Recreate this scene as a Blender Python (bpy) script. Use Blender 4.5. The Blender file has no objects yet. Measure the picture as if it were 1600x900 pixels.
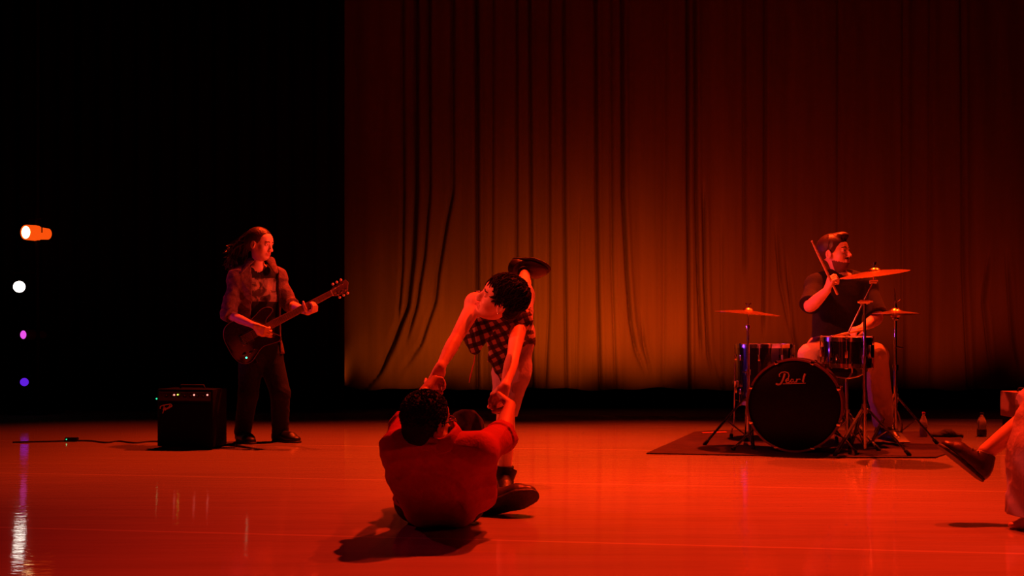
import bpy, math, random
import numpy as np
random.seed(4); rng = np.random.default_rng(4)
PI = math.pi
C = bpy.context.scene.collection
FOC, HZ, CH = 1700.0, 520.0, 0.8          # focal length in px, horizon row, camera height (m)

# ------------------------------------------------------------------ camera, world, lights, exposure
def V(*a): return np.array(a, float)
def nrm(v): v = np.asarray(v, float); return v/ (np.linalg.norm(v)+1e-12)
def P(px, py, Y): return V((px-800)/FOC*Y, Y, CH-(py-HZ)/FOC*Y)
def G(px, py): return P(px, py, FOC*CH/(py-HZ))

cam = bpy.data.cameras.new('camera'); co = bpy.data.objects.new('camera', cam); C.objects.link(co)
cam.sensor_width = 36; cam.lens = 36*FOC/1600; cam.shift_y = (HZ-450)/1600
co.location = (0, 0, CH); co.rotation_euler = (PI/2, 0, 0); cam.clip_start = .05
bpy.context.scene.camera = co
sc = bpy.context.scene
sc.view_settings.view_transform = 'Standard'; sc.view_settings.look = 'None'
sc.view_settings.gamma = 1; sc.view_settings.use_curve_mapping = False
sc.view_settings.exposure = 0.0
w = bpy.data.worlds.new('world'); sc.world = w; w.use_nodes = True
w.node_tree.nodes['Background'].inputs[0].default_value = (.0006, .0001, .0001, 1)
w.node_tree.nodes['Background'].inputs[1].default_value = 1

def spot(loc, tgt, col, power, ang=60, blend=.8, rad=.08):
    l = bpy.data.lights.new('spot_lamp', 'SPOT'); l.color = col; l.energy = power
    l.spot_size = math.radians(ang); l.spot_blend = blend; l.shadow_soft_size = rad
    o = bpy.data.objects.new('spot_lamp', l); C.objects.link(o); o.location = loc
    d = V(*tgt)-V(*loc)
    from mathutils import Vector
    o.rotation_euler = Vector(d).to_track_quat('-Z', 'Y').to_euler(); return o
RED = (1, .026, .003); ORG = (1, .040, .004); SKR = (1, .058, .024); CRIM = (1, .0, .06); AMB = (1, .14, .006)
# overhead electric, upstage: top and back light
for x, p in ((-3.0, 1500), (-.9, 3300), (1.2, 4400), (3.6, 2700)):
    spot((x+1.2, 9.4, 6.2), (x, 7.4, 0), ORG, p*1.1, 48, 1.0, .07)
for x, p in ((-1.2, 60), (.65, 2500), (1.7, 1300), (3.9, 450)):
    spot((x+1.0, 6.4, 6.0), (x, 4.15, 0), RED, p*1.15, 54, 1.0, .07)
spot((-4.8, 5.2, 5.2), (-2.2, 3.8, 0), CRIM, 170, 66, 1.0, .1)
# high front light on the two dancers, side booms on the players
spot((-3.6, .6, 5.2), (.06, 5.15, 1.14), SKR, 1350, 9, .8, .06)
spot((6.2, 6.0, 2.8), (-1.8, 7.9, 1.42), SKR, 3000, 9, .8, .06)
spot((-5.4, 6.2, 2.3), (.1, 5.2, .9), SKR, 900, 20, .8, .06)
spot((-5.6, 7.0, 1.5), (-1.9, 8.0, .9), (.8, .02, .35), 90, 16, .8, .05)
spot((-4.4, 3.8, 3.6), (2.45, 8.0, 1.0), SKR, 2600, 14, .8, .06)
spot((6.0, 4.2, 2.2), (2.1, 4.6, .3), SKR, 80, 30, .8, .06)
spot((-4.9, 9.6, .9), (2.4, 7.6, .8), (.35, .05, 1.0), 110, 18, .8, .05)
# row of lamps on the floor lighting the drape from below
for x, pa, pr in ((-.3, 130, 16), (.6, 175, 32), (1.4, 130, 88), (2.2, 56, 96), (3.3, 26, 90), (4.5, 12, 66), (5.8, 4, 34)):
    spot((x, 10.35, .12), (x, 11.6, 1.05), (1, .115, .003), pa*1.0, 72, 1.0, .10)
    spot((x, 10.2, .12), (x, 11.6, 1.45), (1, .035, .003), pr*1.0, 80, 1.0, .10)
spot((-.75, 10.5, .12), (-1.15, 11.6, .80), (1, .12, .003), 75, 66, 1.0, .08)
spot((-1.98, 11.25, .30), (-1.5, 11.6, .5), AMB, 12.0, 70, 1.0, .03)

# ------------------------------------------------------------------ materials
def mat(name, col, rough=.6, metal=0., spec=.5, bump=0., bscale=60., var=0., vscale=20., emit=None, estr=0., coat=0., trans=0., alpha=1.):
    m = bpy.data.materials.new(name); m.use_nodes = True
    nt = m.node_tree; b = nt.nodes['Principled BSDF']
    b.inputs['Base Color'].default_value = (*col, 1); b.inputs['Roughness'].default_value = rough
    b.inputs['Metallic'].default_value = metal; b.inputs['Specular IOR Level'].default_value = spec
    b.inputs['Coat Weight'].default_value = coat; b.inputs['Coat Roughness'].default_value = .08
    b.inputs['Transmission Weight'].default_value = trans; b.inputs['Alpha'].default_value = alpha
    if emit: b.inputs['Emission Color'].default_value = (*emit, 1); b.inputs['Emission Strength'].default_value = estr
    tc = nt.nodes.new('ShaderNodeTexCoord')
    if bump:
        n = nt.nodes.new('ShaderNodeTexNoise'); n.inputs['Scale'].default_value = bscale; n.inputs['Detail'].default_value = 4
        nt.links.new(tc.outputs['Object'], n.inputs['Vector'])
        bp = nt.nodes.new('ShaderNodeBump'); bp.inputs['Strength'].default_value = bump; bp.inputs['Distance'].default_value = .01
        nt.links.new(n.outputs['Fac'], bp.inputs['Height']); nt.links.new(bp.outputs[0], b.inputs['Normal'])
    if var:
        n = nt.nodes.new('ShaderNodeTexNoise'); n.inputs['Scale'].default_value = vscale; n.inputs['Detail'].default_value = 3
        nt.links.new(tc.outputs['Object'], n.inputs['Vector'])
        r = nt.nodes.new('ShaderNodeValToRGB')
        r.color_ramp.elements[0].position = .3; r.color_ramp.elements[1].position = .7
        r.color_ramp.elements[0].color = (*[c*(1-var) for c in col], 1); r.color_ramp.elements[1].color = (*[min(1, c*(1+var)) for c in col], 1)
        nt.links.new(n.outputs['Fac'], r.inputs['Fac']); nt.links.new(r.outputs[0], b.inputs['Base Color'])
    return m
def math_node(nt, op, a, b=None, c=None):
    n = nt.nodes.new('ShaderNodeMath'); n.operation = op
    for i, v in enumerate((a, b, c)):
        if v is None: continue
        if isinstance(v, (int, float)): n.inputs[i].default_value = v
        else: nt.links.new(v, n.inputs[i])
    return n.outputs[0]

M = dict(
    skin=mat('skin', (.74, .47, .37), .5, bump=.06, bscale=90, var=.06),
    skin_deep=mat('skin_deep', (.42, .24, .17), .48, bump=.06, bscale=90, var=.06),
    eye_white=mat('eye_white', (.7, .65, .6), .2), iris=mat('iris', (.02, .012, .008), .15),
    lip=mat('lip', (.5, .2, .17), .4), brow=mat('brow', (.02, .012, .01), .8),
    hair_black=mat('hair_black', (.006, .0045, .0045), .6, spec=.12, bump=.5, bscale=160),
    hair_brown=mat('hair_brown', (.05, .025, .02), .42, bump=.15, bscale=160),
    beard=mat('beard', (.16, .085, .062), .85, bump=.8, bscale=220),
    tee_black=mat('tee_black', (.012, .012, .014), .9, bump=.3, bscale=120),
    flannel=mat('flannel', (.14, .075, .085), .9, bump=.4, bscale=90, var=.35, vscale=34),
    jeans=mat('jeans', (.0045, .004, .005), .9, bump=.3, bscale=120),
    boot=mat('boot', (.006, .005, .005), .5, bump=.2, bscale=50),
    leather=mat('leather', (.055, .035, .03), .36, bump=.3, bscale=40),
    sole=mat('sole', (.03, .025, .022), .6, bump=.3, bscale=90),
    red_shirt=mat('red_shirt', (.33, .010, .02), .85, bump=.35, bscale=60),
    trouser_dark=mat('trouser_dark', (.03, .018, .02), .9, bump=.3, bscale=80),
    trouser_pink=mat('trouser_pink', (.40, .34, .58), .88, bump=.35, bscale=70),
    trouser_khaki=mat('trouser_khaki', (.68, .54, .44), .88, bump=.3, bscale=70),
    chrome=mat('chrome', (.8, .78, .76), .14, metal=1), chrome_d=mat('chrome_worn', (.5, .47, .45), .26, metal=1),
    rubber=mat('rubber', (.012, .012, .012), .7), drum_black=mat('drum_black', (.008, .007, .009), .12, coat=1.0),
    drum_head=mat('drum_head_black', (.004, .003, .004), .5, spec=.15), hoop_black=mat('hoop_lacquer', (.18, .06, .05), .22, coat=.6),
    head_white=mat('head_coated', (.5, .45, .4), .5), bronze=mat('bronze', (.75, .42, .16), .26, metal=1, bump=.05, bscale=200),
    letter=mat('letter_paint', (.55, .35, .33), .45), wood=mat('wood', (.62, .42, .24), .5, var=.12, vscale=40),
    guitar=mat('guitar_lacquer', (.03, .007, .01), .2, coat=.8), rosewood=mat('rosewood', (.18, .09, .055), .45, var=.2, vscale=50),
    maple=mat('maple', (.5, .3, .2), .4), pearl=mat('peg_pearl', (.8, .6, .55), .3), nickel=mat('nickel', (.6, .55, .5), .22, metal=1),
    tolex=mat('tolex', (.003, .0025, .003), .75, spec=.12, bump=.4, bscale=260), grille=mat('grille_cloth', (.003, .003, .003), .95, spec=.1, bump=.5, bscale=320),
    black_cloth=mat('black_cloth', (.004, .004, .004), 1, spec=.1), black_floor=mat('black_floor', (.006, .005, .005), .8, spec=.15),
    black_metal=mat('black_metal', (.004, .004, .004), .6, spec=.2), cable=mat('cable_rubber', (.012, .012, .012), .6),
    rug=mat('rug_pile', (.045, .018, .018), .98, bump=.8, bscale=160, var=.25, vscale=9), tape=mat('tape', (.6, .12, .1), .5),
    plastic=mat('clear_plastic', (.85, .8, .8), .12, trans=.75), cap_red=mat('cap_red', (.7, .06, .05), .4),
    label_black=mat('label_black', (.015, .012, .014), .5), liquid=mat('liquid', (.5, .25, .2), .2),
    case=mat('case_panel', (.42, .2, .17), .7, bump=.3, bscale=120), bag=mat('bag_cloth', (.02, .012, .012), .85, bump=.4),
    sheer=mat('sheer_cloth', (.46, .36, .60), .8, bump=.4, bscale=45), sock=mat('sock', (.012, .011, .012), .95),
    led_r=mat('led_red', (.1, 0, 0), .4, emit=(1, .25, .2), estr=2.5), led_y=mat('led_yellow', (.1, .1, 0), .4, emit=(.75, 1, .1), estr=2.5),
    led_g=mat('led_green', (0, .1, .05), .4, emit=(.02, .8, .3), estr=1.6), led_t=mat('led_teal', (0, .1, .05), .4, emit=(.06, 1, .55), estr=3),
    lens_o=mat('lens_orange', (.1, .05, 0), .4, emit=(1, .62, .22), estr=9), lens_w=mat('lens_white', (.1, .1, .1), .4, emit=(1, .93, .8), estr=7),
    lens_p=mat('lens_magenta', (.1, 0, .1), .4, emit=(.78, .08, .75), estr=1.1), lens_b=mat('lens_violet', (0, 0, .1), .4, emit=(.13, .015, .8), estr=.9),
    gel=mat('barrel_glow', (.1, .03, 0), .5, emit=(1, .085, .004), estr=.95),  # lamplight on the orange barrel, put in as emission
    dark_gel=mat('barrel_dark', (.08, .01, .06), .5),
)
# red tape-edged dance floor: long strips with seams, fine streaks, glossy
def floor_mat():
    m = bpy.data.materials.new('marley'); m.use_nodes = True; nt = m.node_tree; b = nt.nodes['Principled BSDF']; L = nt.links.new
    tc = nt.nodes.new('ShaderNodeTexCoord'); sx = nt.nodes.new('ShaderNodeSeparateXYZ'); L(tc.outputs['Object'], sx.inputs[0])
    v = math_node(nt, 'ADD', sx.outputs[1], math_node(nt, 'MULTIPLY', sx.outputs[0], .135))
    acc = None
    for s in (1.0, 2.58, 4.19, 5.82, 7.54, 9.46):
        d = math_node(nt, 'ABSOLUTE', math_node(nt, 'SUBTRACT', v, s))
        l = math_node(nt, 'LESS_THAN', d, .012)
        acc = l if acc is None else math_node(nt, 'ADD', acc, l)
    mp = nt.nodes.new('ShaderNodeMapping'); mp.inputs['Scale'].default_value = (.5, 7, 1); mp.inputs['Rotation'].default_value = (0, 0, .134)
    L(tc.outputs['Object'], mp.inputs[0])
    n = nt.nodes.new('ShaderNodeTexNoise'); n.inputs['Scale'].default_value = 1.6; n.inputs['Detail'].default_value = 6; L(mp.outputs[0], n.inputs['Vector'])
    r = nt.nodes.new('ShaderNodeValToRGB'); r.color_ramp.elements[0].position = .25; r.color_ramp.elements[1].position = .8
    r.color_ramp.elements[0].color = (.30, .25, .24, 1); r.color_ramp.elements[1].color = (.37, .31, .30, 1); L(n.outputs['Fac'], r.inputs['Fac'])
    mx = nt.nodes.new('ShaderNodeMix'); mx.data_type = 'RGBA'; L(acc, mx.inputs[0]); L(r.outputs[0], mx.inputs[6]); mx.inputs[7].default_value = (.46, .40, .38, 1)
    L(mx.outputs[2], b.inputs['Base Color'])
    n2 = nt.nodes.new('ShaderNodeTexNoise'); n2.inputs['Scale'].default_value = 9; n2.inputs['Detail'].default_value = 4
    mp2 = nt.nodes.new('ShaderNodeMapping'); mp2.inputs['Scale'].default_value = (.8, 2.6, 1); L(tc.outputs['Object'], mp2.inputs[0]); L(mp2.outputs[0], n2.inputs['Vector'])
    b.inputs['Roughness'].default_value = .3
    L(math_node(nt, 'MULTIPLY_ADD', n.outputs['Fac'], .05, .03), b.inputs['Roughness'])
    bp = nt.nodes.new('ShaderNodeBump'); bp.inputs['Strength'].default_value = .16; bp.inputs['Distance'].default_value = .006
    L(n2.outputs['Fac'], bp.inputs['Height']); L(bp.outputs[0], b.inputs['Normal']); b.inputs['Specular IOR Level'].default_value = .32
    return m
M['marley'] = floor_mat()
def drape_mat():
    m = mat('drape_cloth', (.62, .5, .4), .95, spec=.1); nt = m.node_tree; b = nt.nodes['Principled BSDF']; L = nt.links.new
    tc = nt.nodes.new('ShaderNodeTexCoord'); mp = nt.nodes.new('ShaderNodeMapping'); mp.inputs['Scale'].default_value = (7, 1, .35); L(tc.outputs['Object'], mp.inputs[0])
    n = nt.nodes.new('ShaderNodeTexNoise'); n.inputs['Scale'].default_value = 2; n.inputs['Detail'].default_value = 5; L(mp.outputs[0], n.inputs['Vector'])
    r = nt.nodes.new('ShaderNodeValToRGB'); r.color_ramp.elements[0].color = (.085, .066, .053, 1); r.color_ramp.elements[1].color = (.135, .105, .084, 1)
    L(n.outputs['Fac'], r.inputs['Fac']); L(r.outputs[0], b.inputs['Base Color']); return m
M['drape'] = drape_mat()
def print_mat():   # black tee with a pale rectangular print on the chest
    m = mat('tee_print', (.012, .012, .014), .9, bump=.3, bscale=120); nt = m.node_tree; b = nt.nodes['Principled BSDF']; L = nt.links.new
    tc = nt.nodes.new('ShaderNodeTexCoord'); s = nt.nodes.new('ShaderNodeSeparateXYZ'); L(tc.outputs['Object'], s.inputs[0])
    global PRINT_BOX
    def inside(o, lo, hi): return math_node(nt, 'MULTIPLY', math_node(nt, 'GREATER_THAN', o, lo), math_node(nt, 'LESS_THAN', o, hi))
    x0, x1, z0, z1, y1 = PRINT_BOX
    msk = math_node(nt, 'MULTIPLY', inside(s.outputs[0], x0, x1), inside(s.outputs[2], z0, z1)); msk = math_node(nt, 'MULTIPLY', msk, math_node(nt, 'LESS_THAN', s.outputs[1], y1))
    n = nt.nodes.new('ShaderNodeTexNoise'); n.inputs['Scale'].default_value = 16; n.inputs['Detail'].default_value = 3; n.inputs['Distortion'].default_value = 1.2; L(tc.outputs['Object'], n.inputs['Vector'])
    r = nt.nodes.new('ShaderNodeValToRGB'); r.color_ramp.elements[0].position = .42; r.color_ramp.elements[1].position = .56
    r.color_ramp.elements[0].color = (.06, .04, .04, 1); r.color_ramp.elements[1].color = (.3, .22, .2, 1); L(n.outputs['Fac'], r.inputs['Fac'])
    mx = nt.nodes.new('ShaderNodeMix'); mx.data_type = 'RGBA'; L(msk, mx.inputs[0]); mx.inputs[6].default_value = (.012, .012, .014, 1); L(r.outputs[0], mx.inputs[7])
    L(mx.outputs[2], b.inputs['Base Color']); return m
def plaid_mat():
    m = mat('plaid_cotton', (.5, .4, .4), .9, bump=.3, bscale=110); nt = m.node_tree; b = nt.nodes['Principled BSDF']; L = nt.links.new
    tc = nt.nodes.new('ShaderNodeTexCoord'); mp = nt.nodes.new('ShaderNodeMapping'); mp.inputs['Rotation'].default_value = (0, .35, .2); L(tc.outputs['Object'], mp.inputs[0])
    nz = nt.nodes.new('ShaderNodeTexNoise'); nz.inputs['Scale'].default_value = 9; L(mp.outputs[0], nz.inputs['Vector'])
    s = nt.nodes.new('ShaderNodeSeparateXYZ'); L(mp.outputs[0], s.inputs[0])
    def band(o):
        q = math_node(nt, 'ADD', math_node(nt, 'MULTIPLY', o, 150), math_node(nt, 'MULTIPLY', nz.outputs['Fac'], 5))
        return math_node(nt, 'GREATER_THAN', math_node(nt, 'SINE', q), 0.0)
    a = band(s.outputs[0]); c = band(s.outputs[2])
    t = math_node(nt, 'MULTIPLY', math_node(nt, 'ADD', a, c), .5)
    r = nt.nodes.new('ShaderNodeValToRGB'); r.color_ramp.interpolation = 'CONSTANT'
    e = r.color_ramp.elements; e[0].color = (.44, .36, .36, 1); e[0].position = 0; e[1].position = .25; e[1].color = (.06, .03, .035, 1)
    q = e.new(.75); q.color = (.012, .01, .012, 1)
    L(t, r.inputs['Fac']); L(r.outputs[0], b.inputs['Base Color']); return m
M['plaid'] = plaid_mat()

# ------------------------------------------------------------------ object helpers
def root_loc(o):
    while o is not None and o.parent is not None: o = o.parent
    return V(*o.location) if o is not None else V(0, 0, 0)
def tag(o, label=None, cat=None, group=None, kind=None):
    if label: o['label'] = label
    if cat: o['category'] = cat
    if group: o['group'] = group
    if kind: o['kind'] = kind
    return o
def thing(name, label, cat, loc, group=None):
    o = bpy.data.objects.new(name, None); C.objects.link(o); o.location = tuple(map(float, loc)); o.empty_display_size = .1
    return tag(o, label, cat, group)
def link_mesh(name, me, mats, parent):
    if not isinstance(mats, (list, tuple)): mats = [mats]
    for m in mats: me.materials.append(m)
    o = bpy.data.objects.new(name, me); C.objects.link(o)
    if parent is not None: o.parent = parent
    return o
class MB:
    def __init__(s): s.v = []; s.f = []
    def add(s, vs, fs):
        n = len(s.v); s.v += [tuple(map(float, p)) for p in vs]; s.f += [tuple(i+n for i in f) for f in fs]; return s
    def tube(s, pts, r, seg=8, cap=True):
        pts = [V(*p) for p in pts]; n = len(pts); rr = r if isinstance(r, (list, tuple)) else [r]*n
        vs = []; fs = []
        t0 = nrm(pts[1]-pts[0]); ref = V(0, 0, 1) if abs(t0[2]) < .9 else V(1, 0, 0)
        u = nrm(np.cross(t0, ref))
        for i, p in enumerate(pts):
            t = nrm((pts[min(i+1, n-1)]-pts[max(i-1, 0)])); u = nrm(u-t*np.dot(u, t)); w_ = np.cross(t, u)
            for k in range(seg):
                a = 2*PI*k/seg; vs.append(p+rr[i]*(math.cos(a)*u+math.sin(a)*w_))
        for i in range(n-1):
            for k in range(seg):
                fs.append((i*seg+k, i*seg+(k+1) % seg, (i+1)*seg+(k+1) % seg, (i+1)*seg+k))
        if cap: fs += [tuple(range(seg))[::-1], tuple((n-1)*seg+k for k in range(seg))]
        return s.add(vs, fs)
    def lathe(s, prof, org=(0, 0, 0), ax=(0, 0, 1), seg=48, closed=False):
        ax = nrm(V(*ax)); org = V(*org); ref = V(1, 0, 0) if abs(ax[0]) < .9 else V(0, 1, 0); u = nrm(np.cross(ax, ref)); w_ = np.cross(ax, u)
        vs = []; fs = []; n = len(prof)
        for r, h in prof:
            for k in range(seg):
                a = 2*PI*k/seg; vs.append(org+ax*h+max(r, 1e-5)*(math.cos(a)*u+math.sin(a)*w_))
        for i in range(n if closed else n-1):
            j = (i+1) % n
            for k in range(seg): fs.append((i*seg+k, i*seg+(k+1) % seg, j*seg+(k+1) % seg, j*seg+k))
        return s.add(vs, fs)
    def box(s, c, size, R=None, bev=0.0):
        import bmesh
        bm = bmesh.new(); bmesh.ops.create_cube(bm, size=1)
        for v in bm.verts: v.co.x *= size[0]; v.co.y *= size[1]; v.co.z *= size[2]
        if bev: bmesh.ops.bevel(bm, geom=bm.edges[:], offset=bev, segments=2, affect='EDGES', profile=.7)
        bm.verts.ensure_lookup_table(); R = np.eye(3) if R is None else R
        vs = [V(*c)+R@V(*v.co) for v in bm.verts]; fs = [tuple(v.index for v in f.verts) for f in bm.faces]; bm.free()
        return s.add(vs, fs)
    def extrude(s, poly, o, U, W, N, t, bev=.004):
        n = len(poly); cx = sum(p[0] for p in poly)/n; cy = sum(p[1] for p in poly)/n
        rings = [(-t/2, 1-bev*5), (-t/2+bev, 1), (t/2-bev, 1), (t/2, 1-bev*5)]
        vs = []
        for h, k in rings:
            for a, b in poly: vs.append(V(*o)+U*(cx+(a-cx)*k)+W*(cy+(b-cy)*k)+N*h)
        fs = []
        for i in range(3):
            for k in range(n): fs.append((i*n+k, i*n+(k+1) % n, (i+1)*n+(k+1) % n, (i+1)*n+k))
        fs += [tuple(range(n))[::-1], tuple(3*n+k for k in range(n))]
        return s.add(vs, fs)
    def build(s, name, m, parent=None, smooth=True, ang=40):
        L = root_loc(parent)
        me = bpy.data.meshes.new(name); me.from_pydata([(a-L[0], b-L[1], c-L[2]) for a, b, c in s.v], [], s.f); me.update()
        import bmesh
        bm = bmesh.new(); bm.from_mesh(me); bmesh.ops.recalc_face_normals(bm, faces=bm.faces[:]); bm.to_mesh(me); bm.free()
        if smooth: me.shade_smooth(); me.set_sharp_from_angle(angle=math.radians(ang))
        return link_mesh(name, me, m, parent)
def rotz(a): c, s = math.cos(a), math.sin(a); return np.array([[c, -s, 0], [s, c, 0], [0, 0, 1.]])

# ------------------------------------------------------------------ implicit surfaces (people, clothes)
class F:
    def __init__(s, lo, hi, res, fine=None, fres=None):
        s.ax = []
        for i in range(3):
            a = np.arange(lo[i], hi[i]+res, res)
            if fine is not None:
                l, h = fine[0][i], fine[1][i]
                a = np.concatenate([a[a < l-res*.5], np.arange(l, h, fres), a[a > h+res*.5]])
            s.ax.append(a.astype(np.float32))
        s.a = np.full([len(x) for x in s.ax], .3, np.float32)
    def blk(s, lo, hi):
        sl = []
        for i in range(3):
            a = np.searchsorted(s.ax[i], lo[i]); b = np.searchsorted(s.ax[i], hi[i]); sl.append(slice(a, max(a, b)))
        X = s.ax[0][sl[0]][:, None, None]; Y = s.ax[1][sl[1]][None, :, None]; Z = s.ax[2][sl[2]][None, None, :]
        return tuple(sl), X, Y, Z
    def _u(s, sl, d, k):
        a = s.a[sl]
        if k <= 0: s.a[sl] = np.minimum(a, d); return
        h = np.clip(.5+.5*(a-d)/k, 0, 1); s.a[sl] = a*(1-h)+d*h-k*h*(1-h)
    def cap(s, a, b, ra, rb=None, k=.02, flat=None, cuta=None, cutb=None, sub=False):
        a = V(*a); b = V(*b); rb = ra if rb is None else rb; R = max(ra, rb)+k+.03
        sl, X, Y, Z = s.blk(np.minimum(a, b)-R, np.maximum(a, b)+R)
        if s.a[sl].size == 0: return s
        ba = (b-a).astype(np.float32); L2 = float(ba@ba)+1e-12
        x, y, z = X-a[0], Y-a[1], Z-a[2]
        t = np.clip((x*ba[0]+y*ba[1]+z*ba[2])/L2, 0, 1)
        qx, qy, qz = x-t*ba[0], y-t*ba[1], z-t*ba[2]
        if flat is not None:
            n, f = nrm(flat[0]), flat[1]
            dn = qx*n[0]+qy*n[1]+qz*n[2]; g = 1/f-1
            qx, qy, qz = qx+g*dn*n[0], qy+g*dn*n[1], qz+g*dn*n[2]
            d = (np.sqrt(qx*qx+qy*qy+qz*qz)-(ra+(rb-ra)*t))*(.5+.5*f)
        else: d = np.sqrt(qx*qx+qy*qy+qz*qz)-(ra+(rb-ra)*t)
        ln = math.sqrt(L2); u = ba/ln
        if cuta is not None: d = np.maximum(d, -(x*u[0]+y*u[1]+z*u[2])+cuta)
        if cutb is not None: d = np.maximum(d, (x*u[0]+y*u[1]+z*u[2])-ln+cutb)
        if sub: s.a[sl] = np.maximum(s.a[sl], -d)
        else: s._u(sl, d.astype(np.float32), k)
        return s
    def chain(s, pts, rad, k=.02):
        """one limb: round cones through the points, radii interpolated, then blended in once"""
        P_ = [V(*p) for p in pts]; R = max(rad)+k+.03
        lo = np.min(P_, 0)-R; hi = np.max(P_, 0)+R; sl, X, Y, Z = s.blk(lo, hi)
        if s.a[sl].size == 0: return s
        best = None
        for i in range(len(P_)-1):
            a, b = P_[i], P_[i+1]; ba = b-a; L2 = float(ba@ba)+1e-12; x, y, z = X-a[0], Y-a[1], Z-a[2]
            t = np.clip((x*ba[0]+y*ba[1]+z*ba[2])/L2, 0, 1)
            d = np.sqrt((x-t*ba[0])**2+(y-t*ba[1])**2+(z-t*ba[2])**2)-(rad[i]+(rad[i+1]-rad[i])*t)
            best = d if best is None else np.minimum(best, d)
        s._u(sl, best.astype(np.float32), k); return s
    def ell(s, c, r, R=None, k=.02, sub=False, ks=.0):
        c = V(*c); r = V(*r); R = np.eye(3) if R is None else R       # R columns = axes
        m = max(r)+k+.03
        sl, X, Y, Z = s.blk(c-m, c+m)
        if s.a[sl].size == 0: return s
        x, y, z = X-c[0], Y-c[1], Z-c[2]
        l = [(x*R[0, i]+y*R[1, i]+z*R[2, i])/r[i] for i in range(3)]
        k0 = np.sqrt(l[0]**2+l[1]**2+l[2]**2); k1 = np.sqrt((l[0]/r[0])**2+(l[1]/r[1])**2+(l[2]/r[2])**2)+1e-6
        d = (k0*(k0-1)/k1).astype(np.float32)
        if sub:
            a = s.a[sl]
            if ks > 0: h = np.clip(.5-.5*(a+d)/ks, 0, 1); s.a[sl] = a*(1-h)-d*h+ks*h*(1-h)
            else: s.a[sl] = np.maximum(a, -d)
        else: s._u(sl, d, k)
        return s
    def grid(s): return s.ax[0][:, None, None], s.ax[1][None, :, None], s.ax[2][None, None, :]
    def cut(s, p, n):            # keep the side n points away from
        p = V(*p); n = nrm(n).astype(np.float32); X, Y, Z = s.grid()
        s.a = np.maximum(s.a, ((X-p[0])*n[0]+(Y-p[1])*n[1]+(Z-p[2])*n[2]).astype(np.float32)); return s
    def fn(s, f): X, Y, Z = s.grid(); s.a = f(s.a, X, Y, Z).astype(np.float32); return s
    def wrinkle(s, amp, dirs, freq, seed=0):
        r = np.random.default_rng(seed); X, Y, Z = s.grid(); t = 0
        for d in dirs:
            d = nrm(d); ph = r.uniform(0, 6.28, 3); e = nrm(np.cross(d, V(.3, .5, .8)))
            q = X*d[0]+Y*d[1]+Z*d[2]; q2 = X*e[0]+Y*e[1]+Z*e[2]
            w_ = np.sin((q*freq+2.2*np.sin(q2*freq*.35+ph[0])+1.3*np.sin(q*freq*.43+ph[1])+ph[2])); m_ = .55+.45*np.sin(q2*freq*.23+ph[1]*2)
            t = t+(1.1-2.0*np.abs(w_)**.6)*m_*-1.0
        s.a = (s.a+amp*t/len(dirs)).astype(np.float32); return s
    def mesh(s, name, m, parent=None, zone=None):
        a = s.a; B = a < 0
        c = [B[i:B.shape[0]-1+i, j:B.shape[1]-1+j, k:B.shape[2]-1+k] for i in (0, 1) for j in (0, 1) for k in (0, 1)]
        cnt = sum(x.astype(np.int8) for x in c); act = (cnt > 0) & (cnt < 8)
        I = np.argwhere(act); idx = np.full(act.shape, -1, np.int32); idx[act] = np.arange(len(I))
        cor = {}
        for i in (0, 1):
            for j in (0, 1):
                for k in (0, 1): cor[(i, j, k)] = a[I[:, 0]+i, I[:, 1]+j, I[:, 2]+k]
        acc = np.zeros((len(I), 3)); n = np.zeros(len(I))
        for ax in range(3):
            for o in ((0, 0), (0, 1), (1, 0), (1, 1)):
                p = list(o); p.insert(ax, 0); q = list(o); q.insert(ax, 1)
                v0, v1 = cor[tuple(p)], cor[tuple(q)]; cr = (v0 < 0) != (v1 < 0)
                t = np.where(cr, v0/(v0-v1+1e-20), 0)
                pos = np.tile(np.array(p, float), (len(I), 1)); pos[:, ax] = t
                acc += pos*cr[:, None]; n += cr
        f = acc/n[:, None]; vs = np.zeros((len(I), 3))
        for ax in range(3):
            A = s.ax[ax]; i0 = I[:, ax]; vs[:, ax] = A[i0]+(A[i0+1]-A[i0])*f[:, ax]
        quads = []
        for ax in range(3):
            o1, o2 = [(1, 2), (2, 0), (0, 1)][ax]
            sa = [slice(1, -1)]*3; sb = [slice(1, -1)]*3; sa[ax] = slice(0, -1); sb[ax] = slice(1, None)
            s0, s1 = B[tuple(sa)], B[tuple(sb)]; E = np.argwhere(s0 != s1)
            if len(E) == 0: continue
            fl = s0[E[:, 0], E[:, 1], E[:, 2]]
            g = E.copy(); g[:, o1] += 1; g[:, o2] += 1
            def cell(d1, d2):
                h = g.copy(); h[:, o1] -= d1; h[:, o2] -= d2; return idx[h[:, 0], h[:, 1], h[:, 2]]
            q = np.stack([cell(1, 1), cell(0, 1), cell(0, 0), cell(1, 0)], 1)
            q[~fl] = q[~fl][:, ::-1]; quads.append(q)
        q = np.concatenate(quads); L = root_loc(parent)
        me = bpy.data.meshes.new(name); me.vertices.add(len(vs)); me.vertices.foreach_set('co', (vs-L).astype(np.float32).ravel())
        me.loops.add(len(q)*4); me.loops.foreach_set('vertex_index', q.ravel().astype(np.int32))
        me.polygons.add(len(q)); me.polygons.foreach_set('loop_start', np.arange(0, len(q)*4, 4, dtype=np.int32))
        me.polygons.foreach_set('loop_total', np.full(len(q), 4, np.int32))
        if zone is not None:
            cen = vs[q].mean(1); me.polygons.foreach_set('material_index', zone(cen).astype(np.int32))
        me.polygons.foreach_set('use_smooth', np.ones(len(q), bool)); me.update(calc_edges=True); me.validate()
        return link_mesh(name, me, m, parent)

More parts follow.
